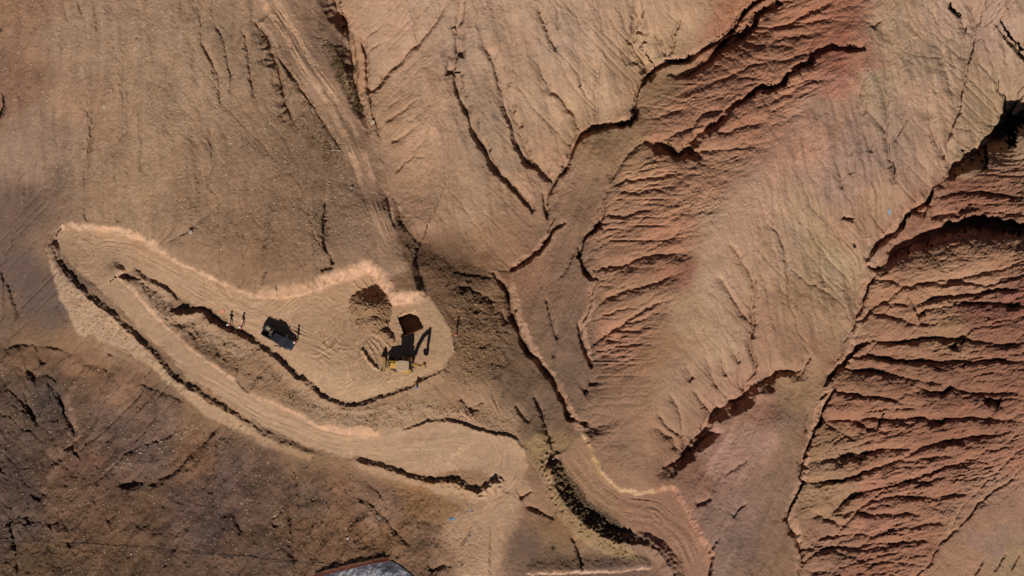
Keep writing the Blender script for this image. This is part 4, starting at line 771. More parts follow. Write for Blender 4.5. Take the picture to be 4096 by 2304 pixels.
def rim_bm(r, w, seg=20):
    bm = bmesh.new()
    R_ = [[bm.verts.new((math.cos(a) * r * q, y * w, math.sin(a) * r * q)) for a in [2 * math.pi * k / seg for k in range(seg)]] for q, y in ((.62,-.42),(.5,-.32),(.2,-.30),(.2,.30),(.5,.32),(.62,.42))]
    for a, b in zip(R_[:-1], R_[1:]):
        for i in range(seg): bm.faces.new((a[i], a[(i + 1) % seg], b[(i + 1) % seg], b[i]))
    bm.faces.new(R_[0][::-1]); bm.faces.new(R_[-1]); bmesh.ops.recalc_face_normals(bm, faces=bm.faces); return bm
def mat(name, c, rough=.5, metal=0.0, dust=0.0, coat=0.0, spec=.5, grain=0.0):
    m = bpy.data.materials.new(name); m.use_nodes = True; nt = m.node_tree; b = nt.nodes['Principled BSDF']; L = nt.links.new
    b.inputs['Roughness'].default_value = rough; b.inputs['Metallic'].default_value = metal; b.inputs['Coat Weight'].default_value = coat; b.inputs['Specular IOR Level'].default_value = spec
    tc = nd(nt, 'ShaderNodeTexCoord'); n = nd(nt, 'ShaderNodeTexNoise'); n.inputs['Scale'].default_value = 6; n.inputs['Detail'].default_value = 6; n.inputs['Roughness'].default_value = .7
    L(tc.outputs['Object'], n.inputs['Vector'])
    mr_ = nd(nt, 'ShaderNodeMapRange'); mr_.inputs['From Min'].default_value = .35; mr_.inputs['From Max'].default_value = .75; mr_.inputs['To Min'].default_value = dust * .3; mr_.inputs['To Max'].default_value = min(1, dust * 1.6 + .04)
    L(n.outputs['Fac'], mr_.inputs['Value'])
    mx = nd(nt, 'ShaderNodeMix', data_type='RGBA'); mx.inputs['A'].default_value = (*c, 1); mx.inputs['B'].default_value = (.30, .20, .125, 1)
    L(mr_.outputs[0], mx.inputs['Factor']); L(mx.outputs['Result'], b.inputs['Base Color']); return m
M = dict(navy=mat('dark_blue_paint', (.018,.020,.036), .28, .3, .06, .6), black=mat('black_plastic', (.012,.012,.013), .55, 0, .06), rubber=mat('rubber', (.02,.02,.02), .8, 0, .22), glass=mat('tinted_glass', (.015,.02,.022), .06, 0, .02, .3),
  chrome=mat('steel', (.45,.46,.47), .28, .9, .08), lamp=mat('lamp_lens', (.6,.62,.62), .12, 0, 0), red_lens=mat('red_lens', (.35,.01,.01), .2), grey=mat('grey_metal', (.12,.12,.12), .45, .6, .15),
  yellow=mat('yellow_paint', (.62,.33,.045), .38, 0, .16, .2), yellow_roof=mat('dusty_roof_paint', (.50,.35,.20), .7, 0, .4), bucket=mat('worn_bucket_paint', (.42,.25,.09), .5, .1, .25), orange=mat('orange_fabric', (.72,.16,.04), .75), red=mat('red_fabric', (.55,.05,.03), .8),
  white=mat('white_plastic', (.75,.75,.73), .35), skin=mat('skin', (.36,.20,.13), .6), denim=mat('denim', (.03,.04,.075), .85), blue=mat('blue_plastic', (.02,.10,.42), .4), bluef=mat('blue_fabric', (.04,.09,.36), .85), boot=mat('boot_leather', (.03,.02,.015), .6),
  wood=mat('pale_wood', (.50,.40,.27), .7, 0, .1), hose=mat('black_hose', (.02,.02,.022), .5, 0, .12), tan=mat('tan_canvas', (.34,.25,.17), .85, 0, .2), helmet=mat('orange_helmet', (.85,.22,.05), .3), shade=mat('dark_interior', (.02,.018,.016), .8),
  mesh_o=mat('orange_netting', (.62,.17,.09), .7, 0, .12), ring=mat('white_print', (.78,.70,.62), .6), padrim=mat('dark_orange_rim', (.42,.09,.03), .6), liner=mat('slate_liner', (.05,.055,.075), .5, 0, .05, 0, .4), rag=mat('light_blue_cloth', (.12,.32,.55), .8), litter=mat('white_litter', (.62,.58,.52), .7))

# ------------------------------------------------------------------ spoil heaps beside the pit
def heap(name, cones, label, colr, box_, rough=.13):
    (x0, y0), (x1, y1) = box_; st = 2.3; n = int((x1 - x0) / st); m = int((y1 - y0) / st)
    uu, vv = np.meshgrid(np.linspace(x0, x1, n), np.linspace(y0, y1, m))
    hz = np.zeros(uu.shape)
    wu_ = uu + 4 * fbm(uu / 18, vv / 18, 3, 601); wv_ = vv + 4 * fbm(uu / 18, vv / 18, 3, 611)
    for cx_, cy_, rx, ry, h, rot in cones:
        c_, s_ = math.cos(rot), math.sin(rot); a = ((wu_ - cx_) * c_ + (wv_ - cy_) * s_) / rx; b = (-(wu_ - cx_) * s_ + (wv_ - cy_) * c_) / ry
        hz = np.maximum(hz, h * np.clip(1.06 - np.sqrt(a * a + b * b + .01), -.2, 1))
    gz = np.array([[ground_z(u, v) for u, v in zip(ru, rv)] for ru, rv in zip(uu, vv)])
    hz = hz + rough * (hz > 0) * (vnoise(uu / 6, vv / 6, 621) * .8 + vnoise(uu / 3.4, vv / 3.4, 622) * .6)
    z = np.where(hz > .02, gz + hz, gz - .35)
    k = S * (H - z) / H; co_ = np.stack([(uu - CX) * k, (CY - vv) * k, z], -1)
    idx = np.arange(n * m).reshape(m, n); keep = (hz[1:, 1:] > .0) | (hz[:-1, :-1] > .0) | (hz[1:, :-1] > 0) | (hz[:-1, 1:] > 0)
    q = np.stack([idx[1:, :-1], idx[1:, 1:], idx[:-1, 1:], idx[:-1, :-1]], -1)[keep]
    used, inv = np.unique(q, return_inverse=True); q = inv.reshape(-1, 4)
    c0 = co_.reshape(-1, 3)[used]; cen = c0.mean(0); cen[2] = float(gz.mean())
    me = bpy.data.meshes.new(name); me.from_pydata((c0 - cen).tolist(), [], q.tolist()); me.polygons.foreach_set('use_smooth', [True] * len(me.polygons))
    at_ = me.color_attributes.new('soil', 'FLOAT_COLOR', 'POINT')
    cc_ = lin(*colr) * .82; vn = (1 + .16 * vnoise(uu / 5, vv / 5, 631) + .12 * vnoise(uu / 17, vv / 17, 632)).reshape(-1)[used]
    at_.data.foreach_set('color', np.concatenate([np.outer(vn, cc_), np.ones((len(used), 1))], 1).astype(np.float32).ravel())
    me.materials.append(SOILM); o = bpy.data.objects.new(name, me); COL.objects.link(o); o.location = cen
    return tag(o, label, 'earth heap')
B1p = lambda x, y: tile('B1', [(x, y)])[0]
cn = lambda x, y, rx, ry, h, rot=0: (*B1p(x, y), rx, ry, h, rot)
heap('spoil_heap', [cn(865, 868, 84, 70, 2.4, .25), cn(880, 965, 66, 60, 1.7)], 'larger rounded heap of brown dug earth left of the pit', (164,128,95), (B1p(640, 680), B1p(1110, 1130)), .16)
heap('spoil_heap', [cn(965, 1065, 44, 24, .95, .45), cn(1015, 1105, 26, 16, .7, .8)], 'small low ridge of dug earth between the big heap and the backhoe shadow', (164,128,95), (B1p(820, 980), B1p(1090, 1190)), .09)

# ------------------------------------------------------------------ backhoe loader
def backhoe():
    o = at(1609.5, 1463.5, 2.72); base = ground_xy(o.x, o.y)
    r = thing('backhoe_loader', (o.x, o.y, base), math.pi + R(-1), 'yellow backhoe loader with front bucket and raised rear boom on the work pad', 'digger')
    Y = M['yellow']
    # chassis and bonnet
    obj('chassis', prism_bm([(-1.15,.55),(2.35,.55),(2.45,.75),(2.45,.95),(-1.15,.95)], -.36, .36), M['black'], r, bevel=.02)
    obj('bonnet', loft_bm([[(x, -w, z0), (x, w, z0), (x, w, z1 - .08), (x, w - .1, z1), (x, -w + .1, z1), (x, -w, z1 - .08)] for x, w, z0, z1 in ((.8,.42,.95,1.72),(1.7,.40,.95,1.62),(2.3,.38,.95,1.52))]), Y, r, bevel=.012)
    g_ = obj('radiator_grille', box_bm(2.3, 2.37, -.34, .34, .98, 1.45), M['black'], r)
    obj('engine_vent', box_bm(1.98, 2.26, -.30, .30, 1.56, 1.60), M['grey'], r, bevel=.01)
    for i in range(4): obj('vent_slat', box_bm(2.0 + i * .065, 2.03 + i * .065, -.26, .26, 1.60, 1.625), M['black'], g_)
    obj('exhaust_pipe', tube_bm([(1.35,-.30,1.6),(1.35,-.30,2.15),(1.30,-.30,2.25)], .045), M['grey'], r)
    # cab
    cab = obj('cab_frame', bmesh.new(), Y, r)
    bm = bmesh.new()
    for x, y, x2, y2 in ((.85,.68,.72,.66),(.85,-.68,.72,-.66),(-.85,.74,-.82,.70),(-.85,-.74,-.82,-.70),(.05,.78,.05,.72),(.05,-.78,.05,-.72)): beam_bm((x, y, 1.1), (x2, y2, 2.66), .08, .09, bm)
    loft_bm([[(-.9,-.74,.9),(.88,-.68,.9),(.88,.68,.9),(-.9,.74,.9)], [(-.9,-.76,1.35),(.88,-.7,1.35),(.88,.7,1.35),(-.9,.76,1.35)]], bm)
    bm.to_mesh(cab.data); bm.free()
    for nm, ring in (('windscreen', [(.84,-.62,1.38),(.84,.62,1.38),(.71,.60,2.62),(.71,-.60,2.62)]), ('rear_window', [(-.86,-.66,1.38),(-.86,.66,1.38),(-.82,.64,2.62),(-.82,-.64,2.62)]),
                     ('side_window', [(-.8,.755,1.38),(.8,.70,1.38),(.68,.675,2.62),(-.78,.71,2.62)]), ('side_window', [(-.8,-.755,1.38),(.8,-.70,1.38),(.68,-.675,2.62),(-.78,-.71,2.62)])):
        cx_ = Vector((0, 0, 2)); p = [Vector(q) for q in ring]; nrm_ = (p[1] - p[0]).cross(p[2] - p[0]).normalized() * .012
        obj(nm, loft_bm([[q - nrm_ for q in p], [q + nrm_ for q in p]]), M['glass'], r)
    obj('seat', prism_bm([(-.25,1.3),(.25,1.3),(.25,1.45),(-.12,1.5),(-.2,2.0),(-.32,2.0)], -.24, .24), M['black'], r)
    outl = [(-.92,-.62),(-.80,-.72),(-.2,-.80),(.3,-.80),(.74,-.70),(.86,-.56),(.86,.56),(.74,.70),(.3,.80),(-.2,.80),(-.80,.72),(-.92,.62)]
    ro = obj('cab_roof', loft_bm([[(x * 1.0, y, 2.66) for x, y in outl], [(x * 1.03, y * 1.03, 2.70) for x, y in outl], [(x * 1.03, y * 1.03, 2.78) for x, y in outl], [(x * .96, y * .96, 2.82) for x, y in outl]]), M['yellow_roof'], r)
    bm = bmesh.new(); N = 30
    for k in range(N):
        a0, a1 = 2 * math.pi * k / N, 2 * math.pi * (k + 1) / N
        f = [bm.verts.new((math.cos(a) * q * .92 - .05, math.sin(a) * q, z)) for a, q, z in ((a0,.55,2.821),(a1,.55,2.821),(a1,.57,2.84),(a0,.57,2.84),(a1,.62,2.84),(a0,.62,2.84),(a1,.64,2.821),(a0,.64,2.821))]
        bm.faces.new((f[0],f[1],f[2],f[3])); bm.faces.new((f[3],f[2],f[4],f[5])); bm.faces.new((f[5],f[4],f[6],f[7]))
    obj('roof_rib', bm, M['yellow_roof'], ro)
    for y in (-.5, -.2, .2, .5): obj('work_lamp', box_bm(.9, .97, y - .07, y + .07, 2.68, 2.78), M['lamp'], ro)
    # wheels with fenders
    for y in (-.92, .92):
        w = obj('rear_wheel', wheel_part(bmesh.new(), .68, .42, 28, 18), M['rubber'], r); w.location = (-.45, y, .68)
        obj('rim', rim_bm(.68, .40), M['bucket'], w)
        obj('rear_fender', loft_bm([[(-.45 + math.cos(a) * q, y + s_ * .26, .68 + math.sin(a) * q) for q, s_ in ((.78,-1),(.78,1),(.82,1),(.82,-1))] for a in [R(15 + 15 * k) for k in range(11)]]), Y, r)
        w = obj('front_wheel', wheel_part(bmesh.new(), .44, .30, 24, 16), M['rubber'], r); w.location = (1.62, y * .90, .44); w.rotation_euler = (0, 0, R(-22))
        obj('rim', rim_bm(.44, .28), M['bucket'], w)
    obj('front_axle', tube_bm([(1.62,-.75,.46),(1.62,.75,.46)], .09), M['black'], r); obj('rear_axle', tube_bm([(-.45,-.85,.68),(-.45,.85,.68)], .13), M['black'], r)
    obj('fuel_tank', box_bm(.15, .75, .5, .92, .62, 1.08), M['yellow'], r, bevel=.03); obj('cab_step', box_bm(.1, .6, -.95, -.6, .5, .56), M['black'], r); obj('battery_box', box_bm(.15, .7, -.88, -.5, .62, 1.05), M['black'], r, bevel=.02)
    obj('mirror', beam_bm((.85,.74,2.2), (1.02,1.0,2.3), .05, .2), M['black'], r); obj('mirror', beam_bm((.85,-.74,2.2), (1.02,-1.0,2.3), .05, .2), M['black'], r)
    # loader arms and bucket
    for y in (-.52, .52):
        a = obj('loader_arm', beam_bm((.62,y,1.55), (2.15,y,1.35), .10, .22, beam_bm((2.1,y,1.38), (2.95,y,.42), .10, .2)), Y, r)
        obj('hydraulic_ram', tube_bm([(.9,y,.85),(1.95,y,1.22)], .045), M['chrome'], a); obj('tilt_ram', tube_bm([(1.7,y * .8,1.5),(2.6,y * .8,1.05),(2.85,y * .8,.8)], .04), M['chrome'], a)
    obj('cross_tube', tube_bm([(2.5,-.55,.95),(2.5,.55,.95)], .06), Y, r)
    pr = [(2.92,.22),(3.62,.10),(3.66,.14),(3.10,.30),(3.00,.55),(3.05,.92),(3.18,1.06),(3.10,1.10),(2.90,.98),(2.84,.6)]
    bk = obj('loader_bucket', prism_bm(pr, -1.08, 1.08), M['bucket'], r)
    for y in (-1.08, 1.06): obj('bucket_cheek', prism_bm([(2.90,.2),(3.62,.1),(3.5,.5),(3.2,1.06),(2.92,.98)], y, y + .02), M['bucket'], bk)
    for k in range(8): y = -1.0 + k * 2 / 7; obj('tooth', beam_bm((3.6,y,.12), (3.74,y,.10), .07, .04), M['grey'], bk)
    obj('bucket_spine', box_bm(2.80, 2.90, -.9, .9, .92, 1.0), M['bucket'], bk)
    # stabilisers and boom
    for y in (-1, 1):
        s = obj('stabiliser', beam_bm((-1.1,y * .70,.75), (-1.18,y * .98,1.35), .16, .16), M['black'], r); obj('stabiliser_foot', loft_bm([[(-1.18 + math.cos(a) * q, y * 1.0 + math.sin(a) * q, z) for a in [k * math.pi / 5 for k in range(10)]] for q, z in ((.12,.18),(.17,.24),(.17,.28))]), M['grey'], s)
    obj('rear_frame', box_bm(-1.22, -1.02, -.9, .9, .5, 1.05), M['black'], r, bevel=.02)
    y = -.12
    obj('swing_post', box_bm(-1.42, -1.2, y - .2, y + .2, .5, 1.2), M['grey'], r, bevel=.02)
    b = obj('boom', beam_bm((-1.35,y,.95), (-1.75,y,2.1), .34, .46, beam_bm((-1.73,y,2.0), (-2.35,y,3.0), .32, .42, beam_bm((-2.3,y,2.95), (-3.2,y,3.6), .30, .36))), Y, r)
    obj('boom_ram', tube_bm([(-1.38,y - .16,.8),(-1.9,y - .16,1.7),(-2.3,y - .16,2.5)], .055), M['chrome'], b); obj('dipper_ram', tube_bm([(-2.1,y,2.9),(-2.6,y,3.5),(-3.2,y,3.78)], .05), M['chrome'], b)
    obj('hydraulic_hose', tube_bm([(-1.4,y + .14,1.2),(-1.9,y + .16,2.3),(-2.4,y + .15,3.2),(-3.1,y + .15,3.65)], .025), M['black'], b)
    d_ = obj('dipper_arm', beam_bm((-3.2,y,3.85), (-3.12,y,1.95), .30, .36), Y, r)
    obj('bucket_ram', tube_bm([(-3.38,y,3.5),(-3.35,y,2.3)], .045), M['chrome'], d_); obj('link', beam_bm((-3.35,y,2.3), (-3.05,y,1.95), .12, .08), M['grey'], d_)
    hb = obj('digging_bucket', prism_bm([(-3.25,2.0),(-3.38,1.75),(-3.36,1.3),(-3.1,1.12),(-2.72,1.2),(-2.62,1.34),(-2.95,1.36),(-3.08,1.6),(-3.0,1.95)], y - .42, y + .42), M['bucket'], r)
    for k in range(4): obj('tooth', beam_bm((-2.7,y - .28 + k * .187,1.24), (-2.55,y - .28 + k * .187,1.36), .06, .04), M['grey'], hb)
    return r
backhoe()

# ------------------------------------------------------------------ pickup
def pickup():
    o = at(1111, 1352, 1.0); r = thing('pickup_truck', (o.x, o.y, ground_xy(o.x, o.y)), R(-31.4), 'dark blue double cab pickup with open front door and loaded bed', 'pickup')
    P = M['navy']
    def sec(x, w, z0, z1, sh=.06): return [(x,-w,z0),(x,w,z0),(x,w + .0,z1 - sh),(x,w - sh * 1.2,z1),(x,-w + sh * 1.2,z1),(x,-w,z1 - sh)]
    obj('front_body', loft_bm([sec(x, w, z0, z1) for x, w, z0, z1 in ((-.95,.88,.45,1.02),(.9,.88,.45,1.03),(1.25,.87,.45,1.04),(1.9,.85,.45,.99),(2.3,.80,.48,.92),(2.48,.70,.5,.80))]), P, r, bevel=.015)
    bn = obj('bonnet', loft_bm([[(x,-w,z),(x,w,z),(x,w - .12,z + h),(x,-w + .12,z + h)] for x, w, z, h in ((1.2,.80,1.02,.06),(1.8,.77,.985,.06),(2.25,.70,.92,.03))]), P, r, bevel=.01)
    obj('bonnet_crease', beam_bm((1.3,.38,1.085),(2.2,.30,.955), .05, .02, beam_bm((1.3,-.38,1.085),(2.2,-.30,.955), .05, .02)), P, bn)
    # cab: glasshouse between belt line and roof
    rb = [(-.78,.83),(1.12,.80)]; rt = [(-.62,.64),(.58,.63)]
    obj('cab_pillars', loft_bm([[(-.80,-.84,1.0),(1.14,-.81,1.0),(1.14,.81,1.0),(-.80,.84,1.0)], [(-.80,-.83,1.04),(1.12,-.80,1.04),(1.12,.80,1.04),(-.80,.83,1.04)], [(-.62,-.64,1.62),(.58,-.63,1.62),(.58,.63,1.62),(-.62,.64,1.62)]]), P, r)
    obj('cab_roof', loft_bm([[(x, s * w, z) for x, s, w in ((x0,-1,w0),(x1,-1,w0),(x1 + .05,-.6,w0),(x1 + .05,.6,w0),(x1,1,w0),(x0,1,w0))] for x0, x1, w0, z in ((-.68,.60,.66,1.60),(-.66,.60,.66,1.66),(-.60,.52,.58,1.70))]), P, r, bevel=.012)
    for s in (-1, 1): obj('roof_rail', beam_bm((-.55,s * .56,1.72),(.45,s * .56,1.71), .04, .03), M['black'], r)
    obj('windscreen', loft_bm([[(1.12,-.72,1.065),(1.12,.72,1.065),(.62,.57,1.60),(.62,-.57,1.60)], [(1.15,-.72,1.085),(1.15,.72,1.085),(.64,.57,1.635),(.64,-.57,1.635)]]), M['glass'], r)
    obj('wiper', beam_bm((1.17,.1,1.10),(.95,.55,1.33), .02, .02), M['black'], r); obj('dash_frame', box_bm(1.12, 1.2, -.7, .7, 1.03, 1.07), M['black'], r)
    obj('rear_window', loft_bm([[(-.80,-.6,1.1),(-.80,.6,1.1),(-.66,.5,1.56),(-.66,-.5,1.56)], [(-.82,-.6,1.1),(-.82,.6,1.1),(-.69,.5,1.57),(-.69,-.5,1.57)]]), M['glass'], r)
    for s in (-1, 1):
        for x0, x1, t0, t1 in ((-.65,.1,-.52,.08),(.18,.95,.12,.5)):
            obj('side_window', loft_bm([[(x0,s * .825,1.07),(x1,s * .81,1.07),(t1,s * .66,1.57),(t0,s * .66,1.57)], [(x0,s * .84,1.07),(x1,s * .825,1.07),(t1,s * .675,1.58),(t0,s * .675,1.58)]]), M['glass'], r)
        m_ = obj('wing_mirror', loft_bm([[(.98,s * .85,1.05),(1.08,s * .85,1.05),(1.08,s * .85,1.2),(.98,s * .85,1.2)], [(.92,s * 1.08,1.02),(1.06,s * 1.08,1.02),(1.06,s * 1.08,1.24),(.92,s * 1.08,1.24)]]), M['chrome'] if s > 0 else P, r)
        obj('headlight', loft_bm([[(2.12,s * .62,.80),(2.12,s * .82,.80),(2.12,s * .80,.93),(2.12,s * .62,.94)], [(2.42,s * .50,.72),(2.34,s * .80,.72),(2.30,s * .78,.90),(2.38,s * .50,.90)]]), M['lamp'], r)
        obj('tail_light', box_bm(-2.56, -2.50, min(s * .74, s * .86), max(s * .74, s * .86), .75, 1.05), M['red_lens'], r)
        obj('bed_rail', box_bm(-2.5, -.92, min(s * .78, s * .88), max(s * .78, s * .88), 1.10, 1.14), M['black'], r)
        obj('bed_side', box_bm(-2.5, -.92, min(s * .79, s * .88), max(s * .79, s * .88), .5, 1.10), P, r, bevel=.02)
        for x in (-1.62, 1.55):
            w = obj('wheel', wheel_part(bmesh.new(), .38, .25, 26), M['rubber'], r); w.location = (x, s * .78, .38); obj('rim', rim_bm(.38, .24), M['chrome'], w)
            obj('wheel_arch', loft_bm([[(x + math.cos(a) * q, s * .89 + k_ * .03, .40 + math.sin(a) * q) for q, k_ in ((.42,-1),(.42,1),(.50,1),(.50,-1))] for a in [R(5 + 17 * k) for k in range(11)]]), M['black'], r)
    obj('bed_floor', box_bm(-2.5, -.92, -.80, .80, .60, .66), M['shade'], r); obj('bed_front_wall', box_bm(-.94, -.86, -.80, .80, .6, 1.14), M['black'], r)
    obj('tailgate', box_bm(-2.58, -2.5, -.76, .76, .62, 1.10), P, r, bevel=.015); obj('tailgate_trim', box_bm(-2.585, -2.5, -.74, .74, 1.10, 1.125), M['chrome'], r)
    obj('rear_bumper', box_bm(-2.74, -2.58, -.82, .82, .46, .64), M['chrome'], r, bevel=.03)
    obj('front_bumper', loft_bm([[(x,-w,z),(x,w,z),(x,w,z + .22),(x,-w,z + .22)] for x, w, z in ((2.35,.84,.44),(2.52,.72,.44),(2.6,.5,.45))]), M['black'], r, bevel=.02)
    obj('grille', box_bm(2.44, 2.53, -.46, .46, .62, .80), M['chrome'], r, bevel=.01)
    rb_ = obj('roll_bar', tube_bm([(-1.02,-.72,1.1),(-1.06,-.62,1.55),(-1.06,.62,1.55),(-1.02,.72,1.1)], .035), M['black'], r)
    obj('roll_bar_brace', tube_bm([(-1.06,-.6,1.5),(-1.7,-.78,1.12)], .028), M['black'], rb_); obj('roll_bar_brace', tube_bm([(-1.06,.6,1.5),(-1.7,.78,1.12)], .028), M['black'], rb_)
    d = thing('front_door', (1.0, -.87, 0), R(205 - 0)); d.parent = r
    d0 = obj('door_panel', box_bm(0, 1.02, -.03, .05, .48, 1.05), P, d); obj('door_window', prism_bm([(.05,1.05),(1.0,1.05),(.9,1.52),(.42,1.55)], -.005, .02), M['glass'], d); obj('door_handle', box_bm(.82, .96, .05, .09, .92, .96), M['chrome'], d)
    obj('door_inner_sill', box_bm(-.0, 1.02, -.08, -.03, .95, 1.04), M['grey'], d)
    return r
tr = pickup()
def on_truck(x, y, z):
    c_, s_ = math.cos(tr.rotation_euler.z), math.sin(tr.rotation_euler.z); return Vector((tr.location.x + x * c_ - y * s_, tr.location.y + x * s_ + y * c_, tr.location.z + z))
bm = box_bm(-.3, .3, -.22, .22, 0, .34)
t = thing('cargo_crate', on_truck(-2.05, .42, .66), tr.rotation_euler.z + .05, 'tan woven crate in the rear corner of the pickup bed', 'crate')
obj('crate_wall', bm, M['tan'], t, bevel=.02)
for k in range(6): obj('crate_slat', box_bm(-.27 + k * .095, -.21 + k * .095, -.20, .20, .34, .365), M['tan'], t)
t = thing('tool_bag', on_truck(-1.5, .35, .66), tr.rotation_euler.z + .5, 'grey tool bag lying in the middle of the pickup bed', 'bag')
obj('bag_body', loft_bm([[(math.cos(a) * q * .26, math.sin(a) * q * .16, z) for a in [k * math.pi / 5 for k in range(10)]] for q, z in ((.9,0),(1,.1),(.85,.22),(.4,.28))]), M['grey'], t, True); obj('bag_handle', tube_bm([(-.14,0,.26),(-.1,0,.36),(.1,0,.36),(.14,0,.26)], .018), M['black'], t)
t = thing('folded_tripod', on_truck(-1.42, .02, .70), tr.rotation_euler.z + 1.1, 'red folded survey tripod spread in the pickup bed', 'tripod')
for a in (0, 2.2, 4.1): obj('leg', tube_bm([(0,0,.1),(math.cos(a) * .34, math.sin(a) * .34, .02)], .028), M['red'], t)
obj('head_plate', box_bm(-.06, .06, -.06, .06, .08, .14), M['white'], t)
t = thing('water_jug', on_truck(-2.28, .64, .66), .3, 'small white water jug against the side of the pickup bed', 'jug')
obj('jug_body', loft_bm([[(math.cos(a) * q, math.sin(a) * q, z) for a in [k * math.pi / 6 for k in range(12)]] for q, z in ((.09,0),(.1,.05),(.1,.22),(.04,.28),(.04,.32))]), M['white'], t, True); obj('cap', tube_bm([(0,0,.32),(0,0,.35)], .045), M['blue'], t)
t = thing('spare_wheel', on_truck(-1.2, -.35, .78), 0, 'dark spare wheel lying against the front of the pickup bed', 'wheel'); t.rotation_euler = (R(90), 0, tr.rotation_euler.z)
w = obj('tyre', wheel_part(bmesh.new(), .34, .22, 22), M['rubber'], t); obj('rim', rim_bm(.34, .2), M['grey'], t)

# ------------------------------------------------------------------ people
def person(u, v, face, label, jacket, helmet, pose='stand'):
    p = at(u, v); r = thing('person', p, face, label, 'person')
    st = .34 if pose == 'walk' else .02; sp = .16
    V_ = [(0,0,.93),(0,0,1.08),(0,0,1.30),(.01,0,1.46),(.03,0,1.56),(.04,0,1.66),(.03,0,1.74)]
    rad = [(.15,.17),(.14,.16),(.13,.20),(.07,.10),(.055,.06),(.095,.085),(.07,.07)]
    E = [(0,1),(1,2),(2,3),(3,4),(4,5),(5,6)]
    def add(pt, rr, link): V_.append(pt); rad.append(rr); E.append((link, len(V_) - 1)); return len(V_) - 1
    for s in (-1, 1):
        f = st * s
        h = add((0,s * .10,.88), (.10,.10), 0); k = add((f * .45 + .03,s * sp * .8,.50), (.068,.068), h); a = add((f - .02,s * sp,.10), (.045,.045), k); add((f + .13,s * (sp + .03),.04), (.04,.045), a)
        sh = add((0,s * .19,1.42), (.07,.07), 2)
        if pose == 'arms': e = add((.02,s * .30,1.16), (.05,.05), sh); add((.17,s * .16,1.12), (.036,.036), e)
        else: e = add((-.02 - f * .2,s * .27,1.14), (.05,.05), sh); add((.05 - f * .5,s * .30,.92), (.035,.035), e)
    me = bpy.data.meshes.new('body'); me.from_pydata(V_, E, []); o = bpy.data.objects.new('body', me); COL.objects.link(o); o.parent = r
    sk = o.modifiers.new('skin', 'SKIN'); sk.use_smooth_shade = True
    for i, q in enumerate(me.skin_vertices[0].data): q.radius = (rad[i][0], rad[i][1]); q.use_root = (i == 0)
    ss = o.modifiers.new('sub', 'SUBSURF'); ss.levels = ss.render_levels = 1
    bpy.context.view_layer.update(); dg = bpy.context.evaluated_depsgraph_get(); m2 = bpy.data.meshes.new_from_object(o.evaluated_get(dg)); o.modifiers.clear(); o.data = m2; m2.name = 'body'
    m2.materials.clear()
    for m_ in (jacket, M['denim'], M['boot'], M['skin']): m2.materials.append(m_)
    for f_ in m2.polygons:
        c = f_.center; f_.use_smooth = True
        f_.material_index = 3 if c.z > 1.50 else (2 if c.z < .15 else (1 if c.z < .90 and abs(c.y) < .22 + .0 else 0))
    bm = bmesh.new(); hx, hz = .035, 1.70
    rings = [[(hx + math.cos(a) * q * 1.12, math.sin(a) * q, z) for a in [k * math.pi / 8 for k in range(16)]] for q, z in ((.155,hz - .01),(.15,hz + .0),(.118,hz + .01),(.112,hz + .07),(.085,hz + .12),(.03,hz + .145))]
    obj('hard_hat', loft_bm(rings, bm), helmet, r, True)
    for s in (-1, 1):
        hx2, hy, hz2 = ((.19, s * .13, 1.12) if pose == 'arms' else (.06 - st * s * .5, s * .30, .87))
        hb = box_bm(hx2 - .02, hx2 + .03, hy - .012, hy + .012, hz2 - .05, hz2 + .03)
        for k in range(4): tube_bm([(hx2 - .015 + k * .014, hy, hz2 - .04), (hx2 - .01 + k * .014, hy - s * .008, hz2 - .075), (hx2 - .008 + k * .014, hy - s * .02, hz2 - .10 - (.012 if k in (1, 2) else 0))], .007, 5, hb)
        tube_bm([(hx2 + .028,hy,hz2 + .01), (hx2 + .05,hy - s * .01,hz2 - .03), (hx2 + .05,hy - s * .015,hz2 - .05)], .008, 5, hb)
        obj('hand', hb, M['skin'], r)
    nb = loft_bm([[(hx + .09,-.014,1.64),(hx + .09,.014,1.64),(hx + .09,0,1.69)], [(hx + .115,-.01,1.645),(hx + .115,.01,1.645),(hx + .10,0,1.67)]]); obj('nose', nb, M['skin'], r)
    for s in (-1, 1): obj('eye', box_bm(hx + .088, hx + .098, s * .032 - .009, s * .032 + .009, 1.675, 1.685), M['black'], r)
    return r
person(926, 1297, R(75), 'person in orange jacket and white hard hat nearest the landing mat', M['orange'], M['white'], 'arms')
person(973, 1306, R(20), 'person in red jacket and white hard hat walking between the other worker and the pickup', M['red'], M['white'], 'walk')
person(1190, 1366, R(200), 'person in red jacket and white hard hat beside the pickup bonnet', M['red'], M['white'], 'arms')
person(1827.5, 1337.5, R(170), 'person in blue jacket and orange hard hat alone right of the pit', M['bluef'], M['helmet'], 'arms')

# ------------------------------------------------------------------ landing mat with its H
t = thing('landing_mat', at(888.6, 1247, None, .02), R(28), 'round orange landing mat printed with a white ring and H', 'landing mat')
def disc_bm(r0, r1, z, seg=40, th=.02):
    bm = bmesh.new(); cs = [(math.cos(2 * math.pi * k / seg), math.sin(2 * math.pi * k / seg)) for k in range(seg)]
    if r0 == 0: loft_bm([[(c * r1, s * r1, z - th) for c, s in cs], [(c * r1, s * r1, z) for c, s in cs]], bm)
    else:
        A_ = [[bm.verts.new((c * q, s * q, zz)) for c, s in cs] for q, zz in ((r0,z - th),(r0,z),(r1,z),(r1,z - th))]
        for a, b in zip(A_[:-1], A_[1:]):
            for i in range(seg): bm.faces.new((a[i], a[(i + 1) % seg], b[(i + 1) % seg], b[i]))
    return bm
obj('mat_sheet', disc_bm(0, .345, .05, 40, .06), M['orange'], t); obj('rim_band', disc_bm(.33, .36, .065, 40, .07), M['padrim'], t)
